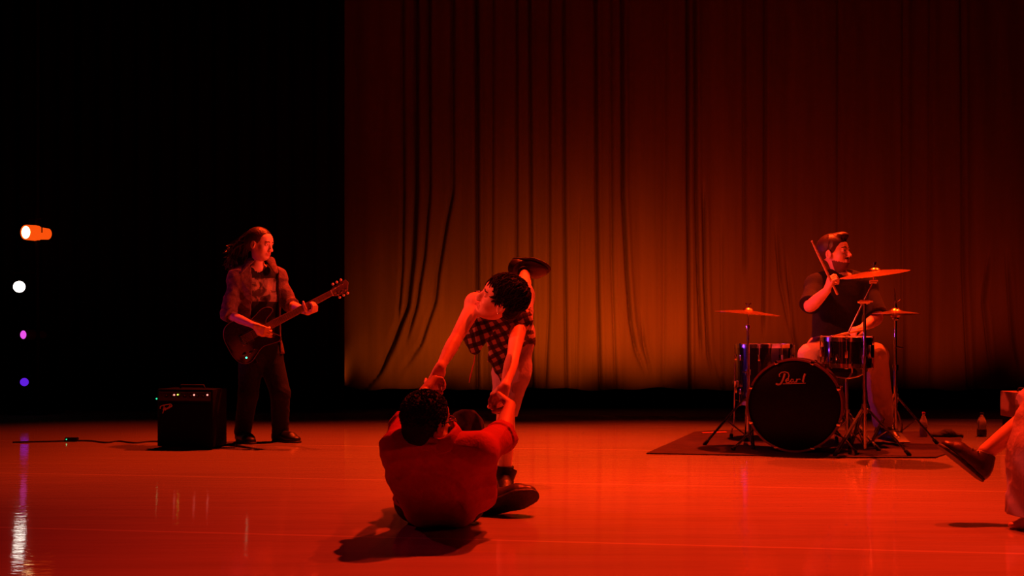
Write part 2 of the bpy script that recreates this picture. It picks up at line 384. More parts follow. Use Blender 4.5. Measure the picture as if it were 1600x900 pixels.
def basis(fw, up):
    fw = nrm(fw); up = V(*up); up = nrm(up-fw*np.dot(up, fw)); sd = np.cross(fw, up)   # sd = person's right
    return np.stack([sd, fw, up], 1)
def head(f, c, R, sc=1., nose=1.):
    """c = centre between the ears; R columns = right, forward, up"""
    def p(a, b, d): return c+R@(V(a, b, d)*sc)
    q = sc
    f.ell(p(0, -.012, .04), V(.073, .094, .083)*q, R, .01)
    f.ell(p(0, .022, -.035), V(.058, .066, .066)*q, R, .03)
    f.ell(p(0, .052, -.078), V(.032, .032, .026)*q, R, .025)      # chin
    f.ell(p(0, .04, .045), V(.062, .052, .05)*q, R, .02)          # forehead
    for sg in (-1, 1):
        f.ell(p(sg*.04, .055, -.02), V(.024, .026, .024)*q, R, .02)
        f.ell(p(sg*.031, .098, .012), V(.019, .016, .013)*q, R, sub=True, ks=.014*q)
    f.cap(p(-.034, .078, .030), p(.034, .078, .030), .012*q, None, .012)
    for sg in (-1, 1):
        f.ell(p(sg*.031, .074, .010), V(.0145, .0135, .0115)*q, R, .003)
        f.ell(p(sg*.076, -.008, -.002), V(.008, .02, .032)*q, R, .005)
        f.ell(p(sg*.083, -.004, .002), V(.006, .011, .018)*q, R, sub=True, ks=.004*q)
        f.ell(p(sg*.012, .099, -.029), V(.009, .011, .008)*q, R, .006)
    f.cap(p(0, .086, .016), p(0, .106*nose, -.024), .0085*q, .0105*q, .012)
    f.cap(p(-.017, .083, -.050), p(.017, .083, -.050), .008*q, None, .006)
    f.cap(p(-.014, .081, -.062), p(.014, .081, -.062), .0095*q, None, .006)
    f.cap(p(-.02, .1, -.0555), p(.02, .1, -.0555), .0035*q, sub=True)
def face_zone(c, R, sc=1., beard=False):
    def z(pts):
        l = (pts-c)@R/sc; near = np.linalg.norm(l, axis=1) < .165; l[~near] = (0, -9, 9); a, b, d = l[:, 0], l[:, 1], l[:, 2]; o = np.zeros(len(pts), int); s = np.abs(a)
        front = b > .05
        o[front & ((s-.031)**2/.013**2+(d-.010)**2/.0062**2 < 1)] = 1
        o[front & ((s-.031)**2+(d-.010)**2 < .0052**2)] = 2
        o[front & (s < .023-.25*np.abs(d+.056)) & (np.abs(d+.056) < .013) & (b > .08) & (b < .104)] = 3
        br = front & (b < .105) & (s > .013) & (s < .050) & (np.abs(d-(.035-.16*np.abs(s-.028))) < .0036*(1-((s-.028)/.03)**2)+.0006)
        o[br] = 4
        if beard:
            jt = .006*np.sin(pts[:, 0]*310)*np.sin(pts[:, 1]*270)*np.sin(pts[:, 2]*290+1); d = d+jt
            bd = (d < -.028) & (d > -.125) & (b > -.02) & (b > .0+(-.055-d)*.0) & (o != 3) & (s < .075)
            mus = (d > -.045) & (s < .03) & (d < -.034) & (b > .075)
            ck = bd & ~((d > -.066+.35*np.maximum(0, .075-b)) & (s > .026)) & ~((d > -.066) & (s < .028)) & (b < .13)
            o[ck | mus] = 5
        return o
    return z
def face_mats(skin, hair, beard=False): return [M[skin], M['eye_white'], M['iris'], M['lip'], M[hair]]+([M['beard']] if beard else [])

def hand(f, W, D, N, side, curl=(35, 40, 30), sc=1., spread=.12, thumb=(.6, .75, .35), thumb2=(.9, .1, .5), curls=None):
    """W wrist, D wrist->knuckles, N where the palm faces, thumb on side*cross(D,N)"""
    D = nrm(D); N = nrm(N-D*np.dot(N, D)); T = np.cross(D, N)*side
    offs = (.027, .009, -.010, -.027); ln = (.94, 1.0, .95, .8); ml = (.086, .088, .083, .075)
    f.cap(W, W+D*.03*sc, .025*sc, .026*sc, .012, flat=(N, .72))
    for i in range(4):
        K = W+(D*ml[i]+T*offs[i])*sc
        f.cap(W+(D*.02+T*offs[i]*.6)*sc, K, .014*sc, .0125*sc, .010)
    for i in range(4):
        K = W+(D*ml[i]+T*offs[i])*sc
        cu = curls[i] if curls else curl
        dirb = nrm(D+T*offs[i]*spread*20*.3); a = 0; p = K
        for j, (l, r0, r1) in enumerate(((.043, .0105, .0095), (.027, .0095, .0085), (.021, .0085, .0072))):
            a += math.radians(cu[j]); d = dirb*math.cos(a)+N*math.sin(a)
            q = p+d*l*ln[i]*sc; f.cap(p, q, r0*sc, r1*sc, .0025); p = q
    b = W+(D*.022+T*.020+N*.006)*sc
    d1 = nrm(D*thumb[0]+T*thumb[1]+N*thumb[2]); m_ = b+d1*.044*sc
    f.cap(b, m_, .0165*sc, .0125*sc, .010)
    d2 = nrm(D*thumb2[0]+T*thumb2[1]+N*thumb2[2]); e = m_+d2*.032*sc; f.cap(m_, e, .0115*sc, .0105*sc, .003)
    d3 = nrm(d2+N*.3-T*.2); f.cap(e, e+d3*.024*sc, .0105*sc, .008*sc, .003)

def torso(f, J, o=0., w=1., neck=True, k=.03, belly=0.):
    """J: pel, chest, nb (neck base), rs, ls, rh, lh, hd (head centre)"""
    ac = nrm(J['ls']-J['rs']); up = nrm(J['nb']-J['pel']); fw = nrm(np.cross(ac, up)); fl = (fw, .74)
    ws = J['pel']*.5+J['chest']*.5
    ach = nrm(J['lh']-J['rh'])
    f.cap(J['rh'], J['lh'], (.088+o)*w, None, k, flat=(fw, .92))
    f.cap(J['pel']-ach*.035*w, J['pel']+ach*.035*w, (.095+o)*w, None, k)
    f.cap(J['pel'], ws, (.125+o)*w, (.115+o)*w+belly, k, flat=fl)
    f.cap(ws, J['chest'], (.115+o)*w+belly, (.135+o)*w, k, flat=fl)
    uc = J['chest']*.4+J['nb']*.6-up*.03
    f.cap(J['chest']-ac*.055*w, J['chest']+ac*.055*w, (.105+o)*w, None, k, flat=(fw, .85))
    f.cap(uc-ac*.09*w, uc+ac*.09*w, (.080+o)*w, None, k, flat=(fw, .85))
    f.cap(J['rs'], J['ls'], (.052+o)*w, None, k)
    for s_ in ('rs', 'ls'): f.cap(J['nb']-up*.01, J[s_]+up*.008, (.045+o)*w, (.05+o)*w, k)
    if neck:
        f.cap(J['nb']-up*.02, J['hd']-nrm(J['hd']-J['nb'])*.03, .053*w, .045*w, .010)
def limb(f, J3, prof, k=.02, bulge=None):
    """J3 three joints; prof = radii at 0, .25, .5, .75, 1 of each bone"""
    a, b, c = J3; pts = []; rad = []
    for n, (p, q) in enumerate(((a, b), (b, c))):
        for i in range(8 if n == 0 else 9):
            t = i/8; pts.append(p+(q-p)*t+(bulge[n]*math.sin(PI*min(1, t*1.35))**2 if bulge is not None else 0))
            rad.append(float(np.interp(t, np.linspace(0, 1, 5), prof[n])))
    # soften the bend
    P_ = np.array(pts); P_[6:11] = .5*P_[6:11]+.25*(np.array(pts)[5:10]+np.array(pts)[7:12])
    f.chain(list(P_), rad, k)
def arm(f, S, E, W_, o=0., w=1., k=.02):
    limb(f, (S, E, W_), [[(r+o)*w for r in (.050, .047, .044, .040, .036)], [(r+o)*w for r in (.036, .039, .036, .030, .024)]], k)
def leg(f, H, K, A, back, o=0., w=1., k=.03):
    limb(f, (H, K, A), [[(r+o)*w for r in (.088, .084, .076, .064, .053)], [(r+o)*w for r in (.053, .056, .052, .042, .035)]], k, (V(0, 0, 0), nrm(back)*.012))
def bounds(pts, m=.16):
    a = np.array(pts); return a.min(0)-m, a.max(0)+m

def shoe(parent, name, heel, toe, up, ankle, m='boot', high=.07, wd=1., res=.0035, sole_t=.014, laces=False):
    """heel, toe: points on the sole line"""
    D = nrm(toe-heel); up = nrm(V(*up)-D*np.dot(V(*up), D)); L = np.linalg.norm(toe-heel); S = np.cross(D, up)
    hc = heel+D*.035; bl = heel+D*(L*.68); tc = toe-D*.038
    f = F(*bounds([heel, toe, ankle, heel+up*high], .09), res)
    f.cap(hc+up*.036, bl+up*.03, .036*wd, .044*wd, .02, flat=(up, .9)).cap(bl+up*.03, tc+up*.024, .044*wd, .036*wd, .02, flat=(up, .72))
    ad = nrm(ankle-(hc+up*.03)); top = hc+up*.03+ad*max(.03, high)
    f.cap(hc+up*.03, top, .041*wd, .041*wd, .02, cutb=0)
    f.cap(hc+up*.06, bl+up*.05, .028*wd, .018*wd, .03)
    f.cut(heel+up*sole_t, -up)
    o = f.mesh(name, M[m], parent)
    g = F(*bounds([heel, toe], .08), res)
    g.cap(hc, bl, .040*wd, .050*wd, .02).cap(bl, tc, .050*wd, .042*wd, .02)
    g.cut(heel+up*(sole_t+.001), up); g.cut(heel, -up)
    g.mesh('sole', M['sole'], o)
    if laces:
        b = MB()
        for i in range(5):
            c = hc+D*(.055+i*.022)+up*(.084-i*.008); b.tube([c-S*.026+D*.005, c+up*.010, c+S*.026-D*.005], .0028, 5)
        b.build('laces', M['rubber'], o)
    return o

# ------------------------------------------------------------------ THE STAGE
def plane(name, pts, m, kind='structure', t=.02):
    b = MB(); n = len(pts); b.add([*pts, *[(p[0], p[1], p[2]-t) for p in pts]], [tuple(range(n)), tuple(range(2*n-1, n-1, -1))]+[(i, n+i, n+(i+1) % n, (i+1) % n) for i in range(n)])
    return tag(b.build(name, m, smooth=False), kind=kind)
plane('floor', [(-8, .5, 0), (8, .5, 0), (8, 9.6, 0), (-8, 11.7, 0)], M['marley'])
plane('floor_upstage', [(-8, 11.7, 0), (8, 9.6, 0), (8, 15, 0), (-8, 15, 0)], M['black_floor'])  # light falloff upstage put in as a near-black floor colour
MB().box((0, 14.6, 4), (16, .1, 8)).build('wall_back', M['black_cloth'], smooth=False)['kind'] = 'structure'
MB().box((-7.6, 8, 4), (.1, 14, 8)).build('wall_left', M['black_cloth'], smooth=False)['kind'] = 'structure'
MB().box((7.9, 8, 4), (.1, 14, 8)).build('wall_right', M['black_cloth'], smooth=False)['kind'] = 'structure'

# the large drape with its narrow tucks
YD = 11.6
def drape():
    folds = [ # polyline in photo px, depth, width (m)
        ([(628, 0), (630, 300), (628, 420), (622, 500), (598, 560), (570, 596)], .045, .020),
        ([(650, 0), (650, 300), (645, 400), (636, 480), (613, 540), (592, 585), (570, 610)], .085, .026),
        ([(670, 0), (671, 300), (663, 400), (650, 480), (632, 540)], .06, .020),
        ([(707, 0), (707, 300), (697, 350), (684, 430), (680, 470), (657, 540), (618, 592)], .06, .022),
        ([(744, 0), (745, 200), (746, 610)], .09, .022),
        ([(770, 0), (769, 300), (766, 610)], .03, .018), ([(807, 0), (807, 610)], .045, .016),
        ([(827, 0), (829, 300), (832, 610)], .06, .018), ([(858, 0), (858, 480), (852, 610)], .035, .018),
        ([(880, 0), (881, 300), (885, 610)], .05, .018), ([(905, 300), (901, 610)], .02, .02),
        ([(930, 0), (931, 300), (934, 460), (938, 610)], .06, .018), ([(954, 0), (955, 400), (962, 610)], .03, .018),
        ([(971, 0), (972, 300), (978, 420), (984, 500), (992, 545), (1012, 590)], .075, .018),
        ([(1000, 480), (1006, 540), (1020, 600)], .035, .018), ([(1040, 0), (1036, 610)], .02, .025),
        ([(1074, 0), (1074, 300), (1076, 420), (1077, 610)], .07, .016), ([(1086, 0), (1087, 300), (1091, 440), (1096, 560)], .06, .016),
        ([(1099, 280), (1101, 440), (1106, 550), (1114, 590)], .05, .018), ([(1108, 540), (1120, 570), (1132, 605)], .04, .018),
        ([(1128, 330), (1130, 610)], .02, .02), ([(1163, 0), (1163, 440)], .035, .018), ([(1195, 0), (1195, 300), (1192, 530)], .045, .018),
        ([(1211, 340), (1219, 440), (1237, 530)], .04, .018), ([(1228, 400), (1240, 530), (1256, 600)], .04, .018),
        ([(1310, 0), (1309, 610)], .025, .022), ([(1412, 0), (1412, 610)], .03, .022), ([(1455, 0), (1452, 610)], .02, .022),
        ([(1502, 0), (1504, 420), (1513, 610)], .04, .02), ([(1546, 380), (1536, 470), (1549, 590)], .04, .018),
        ([(1570, 380), (1580, 540), (1592, 600)], .035, .018)]
    x0, x1, z0, z1 = -2.6, 7.2, .2, 5.2
    nx, nz = 1150, 110
    xs = np.linspace(x0, x1, nx); zs = np.linspace(z0, z1, nz)
    s = YD/FOC
    X, Z = np.meshgrid(xs, zs); D = np.zeros_like(X)
    for poly, dep, wd in folds:
        pz = np.array([CH-(p[1]-HZ)*s for p in poly])[::-1]; pxx = np.array([(p[0]-800)*s for p in poly])[::-1]
        fx = np.interp(Z, pz, pxx); ends = np.ones_like(Z)
        if poly[0][1] > 0: ends *= np.clip((pz.max()-Z)/.35, 0, 1)
        if poly[-1][1] < 605: ends *= np.clip((Z-pz.min())/.25, 0, 1)
        u = (X-fx)/wd
        D += dep*ends*np.exp(-u*u)                                      # tuck going back
        D -= .35*dep*ends*np.exp(-((u-2.2)/1.5)**2)                     # lip beside it
    D += .012*np.sin(X*9+.6*np.sin(Z*1.1))+.008*np.sin(X*23+Z*.7)+.015*np.sin(X*3.1+1)
    # lower left corner is drawn aside and towards the audience
    k = np.exp(-((X+1.82)/.30)**2)*np.clip((1.0-Z)/.8, 0, 1)**2
    D -= .22*k
    hem = .012*np.sin(X*5)+.008*np.sin(X*13)
    hem = hem+.05*np.exp(-((X+1.8)/.2)**2)
    Zm = Z+hem*np.clip((1.2-Z)/1., 0, 1)
    vs = np.stack([X, YD+D, Zm], -1).reshape(-1, 3)
    b = MB(); idx = np.arange(nx*nz).reshape(nz, nx)
    q = np.stack([idx[:-1, :-1], idx[:-1, 1:], idx[1:, 1:], idx[1:, :-1]], -1).reshape(-1, 4)
    me = bpy.data.meshes.new('stage_drape'); me.from_pydata(vs.tolist(), [], q.tolist()); me.shade_smooth()
    o = link_mesh('stage_drape', me, M['drape'], None)
    sm = o.modifiers.new('thickness', 'SOLIDIFY'); sm.thickness = .006; sm.offset = 1
    tag(o, 'wide pale drape hanging across the back, lit amber, bottom hem above the floor', 'curtain')
drape()
def leg_curtain(x0, x1, y, label):
    n = 160; b = MB(); vs = []; fs = []
    for i in range(n):
        x = x0+(x1-x0)*i/(n-1); d = .05*math.sin(i*.75)+.02*math.sin(i*1.9)
        vs += [(x, y+d, .03), (x, y+d*.7, 5.5)]
    for i in range(n-1): fs.append((2*i, 2*i+2, 2*i+3, 2*i+1))
    b.add(vs, fs); o = b.build('masking_curtain', M['black_cloth']); sm = o.modifiers.new('thickness', 'SOLIDIFY'); sm.thickness = .01
    return tag(o, label, 'curtain')
leg_curtain(-5.6, (537-800)/FOC*11.25, 11.25, 'black masking curtain in darkness left of the lit drape')

# lighting boom with four lamps
YB = 10.7
bx = (50-800)/FOC*YB
t = thing('lighting_boom', 'black upright boom pipe carrying four side lamps at far left', 'stand', (bx, YB+.12, 0))
MB().tube([(bx, YB+.12, .02), (bx, YB+.12, 4.2)], .024, 14).build('pole', M['black_metal'], t)
MB().lathe([(0, 0), (.26, 0), (.26, .015), (.24, .025), (.04, .03), (.04, .09), (0, .09)], (bx, YB+.12, 0)).build('base', M['black_metal'], t)
def lamp(px, py, rad, lens, lab, bodym, aim, pos):
    c = P(px, py, YB); ax = nrm(aim)
    t = thing('stage_lamp', lab, 'stage light', c-V(0, 0, .1), 'side lamps on the boom')
    MB().lathe([(rad*1.0, 0), (rad*1.18, .0), (rad*1.22, -.02), (rad*1.25, -.14), (rad*1.0, -.17), (rad*.9, -.27), (0, -.30)], c, ax, 32).build('barrel', bodym, t)
    MB().lathe([(0, .006), (rad*.7, .004), (rad, -.006)], c, ax, 32).build('lens', lens, t)
    s_ = nrm(np.cross(ax, V(0, 0, 1))); m_ = c-ax*.12; R_ = rad*1.4
    ym = MB(); ym.tube([m_+s_*R_, m_+s_*R_+V(0, 0, .14), m_-s_*R_+V(0, 0, .14), m_-s_*R_], .006, 6)
    ym.tube([m_+V(0, 0, .14), (bx, YB+.12, c[2]+.14)], .012, 8); ym.build('yoke', M['black_metal'], t)
lamp(40, 363, .062, M['lens_o'], 'topmost boom lamp, glowing orange with lit barrel', M['gel'], V(-.42, -.9, -.02), 0)
lamp(30, 448, .056, M['lens_w'], 'white boom lamp, second from top', M['black_metal'], V(.25, -.96, 0), 0)
lamp(36, 523, .042, M['lens_p'], 'magenta boom lamp below the white one', M['dark_gel'], V(-.35, -.94, 0), 0)
lamp(38, 597, .04, M['lens_b'], 'violet boom lamp, lowest on the pipe', M['black_metal'], V(.3, -.95, 0), 0)

# ------------------------------------------------------------------ AMPLIFIER, CABLE
def amp():
    Y0 = 7.5; a = -.16; R = rotz(a); wdt, hgt, dep = .41, .40, .23
    c = V((293-800)/FOC*Y0, Y0+dep/2, 0)
    t = thing('guitar_amplifier', 'small black combo guitar amplifier standing on the floor left of the guitarist', 'amplifier', c)
    def L(x, y, z): return c+R@V(x, y, z)
    MB().box(L(0, .0, hgt/2+.012), (wdt, dep, hgt), R, .014).build('cabinet', M['tolex'], t)
    MB().box(L(0, -dep/2-.003, .165), (wdt-.04, .012, .29), R, .004).build('grille', M['grille'], t)
    pn = MB().box(L(0, -dep/2-.004, .362), (wdt-.03, .012, .06), R, .003).build('control_panel', M['label_black'], t)
    for i in range(7):
        x = -.13+i*.045; MB().lathe([(0, .016), (.008, .015), (.010, 0)], L(x, -dep/2-.01, .362), R@V(0, -1, 0), 16).build('knob', M['black_metal'], pn)
    for x, z, m_ in ((-.073, .372, 'led_r'), (-.046, .373, 'led_y'), (.073, .373, 'led_r'), (.170, .374, 'led_r')):
        MB().lathe([(0, .006), (.0045, .005), (.006, 0)], L(x, -dep/2-.012, z), R@V(0, -1, 0), 12).build('indicator_light', M[m_], pn)
    MB().tube([L(-.09, 0, hgt+.012), L(-.085, 0, hgt+.03), L(.085, 0, hgt+.03), L(.09, 0, hgt+.012)], .009, 8).build('handle', M['rubber'], t)
    for sx in (-1, 1):
        for sy in (-1, 1): MB().lathe([(0, 0), (.014, 0), (.014, .014), (0, .014)], L(sx*.17, sy*.085, 0), (0, 0, 1), 14).build('foot', M['rubber'], t)
    b = MB().box(L(-wdt/2-.016, -.05, .345), (.03, .02, .05), R, .004).build('receiver', M['black_metal'], t)
    MB().lathe([(0, .005), (.005, .004), (.006, 0)], L(-wdt/2-.03, -.062, .34), R@V(-.3, -1, 0), 12).build('indicator_light', M['led_g'], b)
    sx, sz = 1/7.5/227, 1/7.5/227
    def T(u, v): return L(-wdt/2+(u-150)*sx, -dep/2-.012, .405-(v-150)*sz)
    st = [[(200, 370), (200, 345), (225, 332), (330, 312), (350, 335)], [(250, 335), (245, 380), (230, 425)], [(232, 378), (265, 368)],
          [(258, 378), (272, 368), (266, 358), (256, 370), (262, 388), (276, 380)], [(282, 358), (284, 378)], [(284, 364), (294, 354), (298, 374)],
          [(316, 345), (304, 348), (306, 362), (318, 360)], [(320, 325), (318, 360)], [(324, 350), (334, 342), (328, 336), (322, 346), (330, 356)], [(340, 334), (342, 350)], [(341, 340), (350, 330)]]
    b = MB()
    for s_ in st: b.tube([T(*p) for p in s_], .0034, 6)
    b.build('logo', M['letter'], t)
amp()
def cable(name, pts, r, lab, m='cable', cat='cable'):
    out = []; pts = [V(*p) for p in pts]
    for i in range(len(pts)-1):
        p0, p1, p2, p3 = pts[max(i-1, 0)], pts[i], pts[i+1], pts[min(i+2, len(pts)-1)]
        for k in range(6):
            s_ = k/6; out.append(.5*((2*p1)+(-p0+p2)*s_+(2*p0-5*p1+4*p2-p3)*s_*s_+(-p0+3*p1-3*p2+p3)*s_**3))
    out.append(pts[-1])
    t = thing(name, lab, cat, pts[0]*V(1, 1, 0)); MB().tube(out, r, 8).build('cord', M[m], t); return t
Z_ = V(0, 0, .006)
ct = cable('power_cable', [G(20, 692)+Z_, G(70, 691)+Z_, G(112, 690)+Z_, G(140, 690)+Z_, G(165, 692.5)+Z_, G(185, 690.5)+Z_, G(210, 693)+Z_, G(232, 691)+Z_, G(256, 691)+Z_], .006, 'thin black cable snaking on the floor to the amplifier')
g_ = G(112, 690); MB().box(g_+V(0, 0, .016), (.09, .04, .03), None, .006).build('plug_adapter', M['black_metal'], ct)
MB().lathe([(0, .004), (.004, .003), (.005, 0)], g_+V(-.03, -.021, .018), (0, -1, 0), 10).build('indicator_light', M['led_g'], ct)

# ------------------------------------------------------------------ PEOPLE
def hair_tufts(parent, name, c, R, rad, n, ln, m, fmin=-.2, seed=1, face=None, rr=.0045, down=.6):
    """short locks over the skull, one mesh"""
    r = np.random.default_rng(seed); b = MB()
    for i in range(n):
        for _ in range(30):
            d = nrm(r.normal(size=3)); 
            if d[2] < fmin: continue
            if face is not None and face(d): continue
            break
        p = c+R@(d*rad); nn = nrm(R@(d/np.array(rad))); tdir = R@V(d[0]*.3+r.normal()*.22, .25+r.normal()*.22, -down+r.normal()*.15); tdir = nrm(tdir-nn*np.dot(tdir, nn)*.93)
        L_ = ln*r.uniform(.6, 1.2)
        b.tube([p-nn*.004, p+nn*.003+tdir*L_*.4, p-nn*.001+tdir*L_*.75, p-nn*.006+tdir*L_], [rr, rr*.9, rr*.7, rr*.25], 5)
    return b.build(name, m, parent)

# ---- guitarist
def guitarist():
    Y0 = 8.0
    def Q(px, py, dy=0.): return P(px, py, Y0+dy)
    base = Q(405, 690)*V(1, 1, 0)
    t = thing('person', 'long-haired person standing and playing an electric guitar, open overshirt over black t-shirt', 'person', base)
    J = dict(pel=Q(405, 540, .02), chest=Q(404, 462, .0), nb=Q(403, 416, .0), rs=Q(371, 437, -.06), ls=Q(433, 435, .07),
             rh=Q(393, 552, -.02), lh=Q(420, 552, .05), hd=Q(402, 388, .01))
    re, rw = Q(356, 491, -.14), Q(398, 509, -.305)
    le, lw = Q(453, 476, .02), Q(481, 488, -.195)
    rk, ra = Q(388, 616, -.06), Q(379, 671, .0)
    lk, la = Q(438, 614, .0), Q(438, 669, .03)
    HR = basis(V(.92, -.36, -.17), V(.10, -.04, 1)); hc = Q(406, 383, -.02); hs = 1.0
    f = F(*bounds([J['nb'], re, rw+V(0, -.03, 0), lw+V(.12, -.1, 0), le, ra, la, hc+V(0, 0, .1)], .13), .0055, (hc-.14, hc+.14), .003)
    torso(f, J, w=.90); arm(f, J['rs'], re, rw, w=.88); arm(f, J['ls'], le, lw, w=.88)
    leg(f, J['rh'], rk, ra, V(0, 1, 0), w=.85); leg(f, J['lh'], lk, la, V(0, 1, 0), w=.85)
    head(f, hc, HR, hs)
    U = nrm(Q(514, 461, -.17)-Q(395, 524, -.17))
    hand(f, rw, V(.80, .02, -.45), V(.1, 1, .25), -1, curls=[(20, 30, 20), (28, 38, 25), (35, 42, 30), (42, 45, 30)], sc=.92)
    hand(f, lw, nrm(V(.62, -.58, .12)), V(-.3, .12, .95), 1, curls=[(52, 60, 40), (56, 60, 40), (58, 64, 40), (60, 66, 40)], sc=.92, thumb=(.5, .7, .5), thumb2=(.1, .3, 1))
    f.mesh('body', face_mats('skin', 'brow'), t, face_zone(hc, HR, hs))
    # t-shirt with print
    global PRINT_BOX
    p0, p1 = Q(391, 471, -.1)-base, Q(429, 434, -.1)-base
    PRINT_BOX = (p0[0], p1[0], p0[2], p1[2], .02)
    g = F(*bounds([J['rs'], J['ls'], J['pel'], J['nb']], .17), .006)
    torso(g, J, o=.010, w=.92, neck=False)
    g.wrinkle(.002, [V(1, .2, .5), V(.4, .1, 1)], 30, 3); g.cut(Q(405, 552), V(0, 0, -1))
    g.cap(J['nb']-V(0, 0, .012), J['nb']+V(.02, -.05, .12), .062, .08, sub=True)
    g.mesh('t_shirt', print_mat(), t)
    # overshirt, open
    ac = nrm(J['ls']-J['rs']); fw = nrm(np.cross(ac, V(0, 0, 1)))
    fw = fw if fw[1] < 0 else -fw
    g = F(*bounds([J['rs'], J['ls'], re, le, J['pel']-V(0, 0, .08)], .15), .0055)
    torso(g, J, o=.030, w=.93, neck=False)
    hemc = Q(402, 556, .0)
    g.cap(J['chest'], hemc+V(0, 0, .0), .155, .175, .04, flat=(fw, .72))
    g.cap(hemc, hemc-V(0, 0, .1), .175, .18, .04, flat=(fw, .72))
    g.wrinkle(.0045, [V(1, .3, .15), V(.6, .2, .8)], 28, 5)
    g.fn(lambda a, X, Y, Z: np.maximum(a, -(a+.020)))
    g.cut(Q(402, 549), V(-.10, 0, -1)); g.cut(J['nb']+V(0, 0, .022), V(0, 0, 1))
    mid = J['chest']
    def opening(a, X, Y, Z):
        u = (X-mid[0])*ac[0]+(Y-mid[1])*ac[1]; v = (X-mid[0])*fw[0]+(Y-mid[1])*fw[1]
        wv = .098+.04*np.clip((mid[2]+.1-Z), 0, .4)+.0*Z
        box = np.maximum(np.abs(u-.030)-wv, -v+.02); return np.maximum(a, -box)
    g.fn(opening)
    g.cap(J['nb']-V(0, 0, .03), J['nb']+V(.03, -.08, .1), .06, .09, sub=True)
    for S_, E_, e2 in ((J['rs'], re, re*.86+rw*.14), (J['ls'], le, le*.88+lw*.12)):
        q = F.cap
        g.chain([S_, S_*.4+E_*.6, E_], [.056, .062, .056], .02)
        g.cap(E_, e2, .056, .054, .015, cutb=0.0)
        u_ = nrm(e2-E_); g.cap(e2-u_*.03, e2+u_*.004, .059, None, .004, cuta=0, cutb=0)
    g.wrinkle(.0055, [V(1, .3, 1), V(.3, .2, 1)], 42, 8)
    sh = g.mesh('overshirt', M['flannel'], t)
    # collar wings
    for a_, b_ in ((Q(391, 408, -.03), Q(377, 424, -.12)), (Q(423, 407, .0), Q(431, 424, -.05))):
        c_ = F(*bounds([a_, b_], .07), .004)
        n_ = nrm(V(-.3 if a_[0] < J['nb'][0] else .4, -.8, .5)); c_.cap(a_, b_, .034, .020, .006, flat=(n_, .28)); c_.mesh('collar_wing', M['flannel'], sh)
    # trousers
    g = F(*bounds([J['rh'], J['lh'], ra, la, rk, lk, J['pel']], .15), .006)
    g.cap(J['rh'], J['lh'], .10, None, .03); g.cap(J['pel']-V(.03, 0, 0), J['pel']+V(.03, 0, .06), .115, .118, .03)
    for H, K, A in ((J['rh'], rk, ra), (J['lh'], lk, la)):
        g.cap(H, K, .098, .072, .03); g.cap(K, A-V(0, 0, .02), .072, .062, .02, cutb=-.02)
    g.wrinkle(.004, [V(.3, .3, 1), V(1, .4, .8)], 60, 4); g.cut(Q(405, 533), V(0, 0, 1))
    g.mesh('trousers', M['jeans'], t)
    shoe(t, 'shoe', Q(374, 690, .03)*V(1, 1, 0), Q(395, 690, -.20)*V(1, 1, 0), V(0, 0, 1), ra, high=.1)
    shoe(t, 'shoe', Q(428, 689, .05)*V(1, 1, 0), Q(468, 689, -.10)*V(1, 1, 0), V(0, 0, 1), la, high=.1)
    # hair: pulled back, long curly tail
    h = F(hc-.2, hc+.2, .0035)
    h.ell(hc+HR@V(0, -.018, .046)*hs, V(.083, .102, .087)*hs, HR, .01)
    h.ell(hc+HR@V(0, -.07, .01), V(.068, .06, .065), HR, .02)
    h.ell(hc+HR@V(0, .105, -.045), V(.13, .115, .105), HR, sub=True, ks=.01)
    h.ell(hc+HR@V(0, .125, .03), V(.085, .05, .052), HR, sub=True, ks=.008)
    for sg in (-1, 1): h.ell(hc+HR@V(sg*.08, .0, -.018), V(.03, .03, .04), HR, sub=True, ks=.006)
    h.wrinkle(.002, [HR[:, 0], HR[:, 2]], 260, 2)
    hr = h.mesh('hair', M['hair_brown'], t)
    r = np.random.default_rng(5); b = MB(); st0 = hc+HR@V(0, -.085, .018)
    for i in range(320):
        e = Q(366+r.normal()*6.5, 412+r.uniform(-22, 12), .06+r.normal()*.03); n = 14; ph = r.uniform(0, 6.28); am = r.uniform(.009, .018); fr = r.uniform(7, 13)
        q = st0+r.normal(size=3)*.022; mid_ = (q+e)/2+V(-.035+r.normal()*.02, r.normal()*.02, .05+r.normal()*.015)
        pts = []
        for k in range(n):
            s_ = k/(n-1); p_ = (1-s_)**2*q+2*s_*(1-s_)*mid_+s_*s_*e
            pts.append(p_+am*(.3+s_)*V(math.cos(ph+fr*s_), math.sin(ph+fr*s_), .5*math.sin(ph+fr*1.3*s_)))
        b.tube(pts, [.0046]*(n-1)+[.0015], 5)
    b.build('ponytail', M['hair_brown'], hr)
    # ---- the guitar
    Cg = Q(397, 523, -.20); N = V(.03, -1, .05); U = U; N = nrm(N-U*np.dot(N, U)); Wd = np.cross(N, U); Wd = Wd if Wd[2] > 0 else -Wd
    gt = thing('electric_guitar', 'dark electric guitar with dark red wooden neck held by the standing player', 'guitar', Cg)
    ctl = [(-.205, .0), (-.20, .075), (-.165, .135), (-.10, .155), (-.035, .13), (.02, .105), (.075, .115), (.135, .135), (.185, .125), (.205, .10), (.185, .078), (.14, .058), (.115, .03),
           (.115, -.03), (.13, -.055), (.155, -.085), (.165, -.108), (.14, -.128), (.08, -.118), (.02, -.11), (-.04, -.135), (-.10, -.165), (-.16, -.15), (-.198, -.09)]
    poly = []; n = len(ctl)
    for i in range(n):
        p0, p1, p2, p3 = [np.array(ctl[(i+j-1) % n]) for j in range(4)]
        for k in range(4):
            s_ = k/4; poly.append(tuple(.5*((2*p1)+(-p0+p2)*s_+(2*p0-5*p1+4*p2-p3)*s_*s_+(-p0+3*p1-3*p2+p3)*s_**3)))
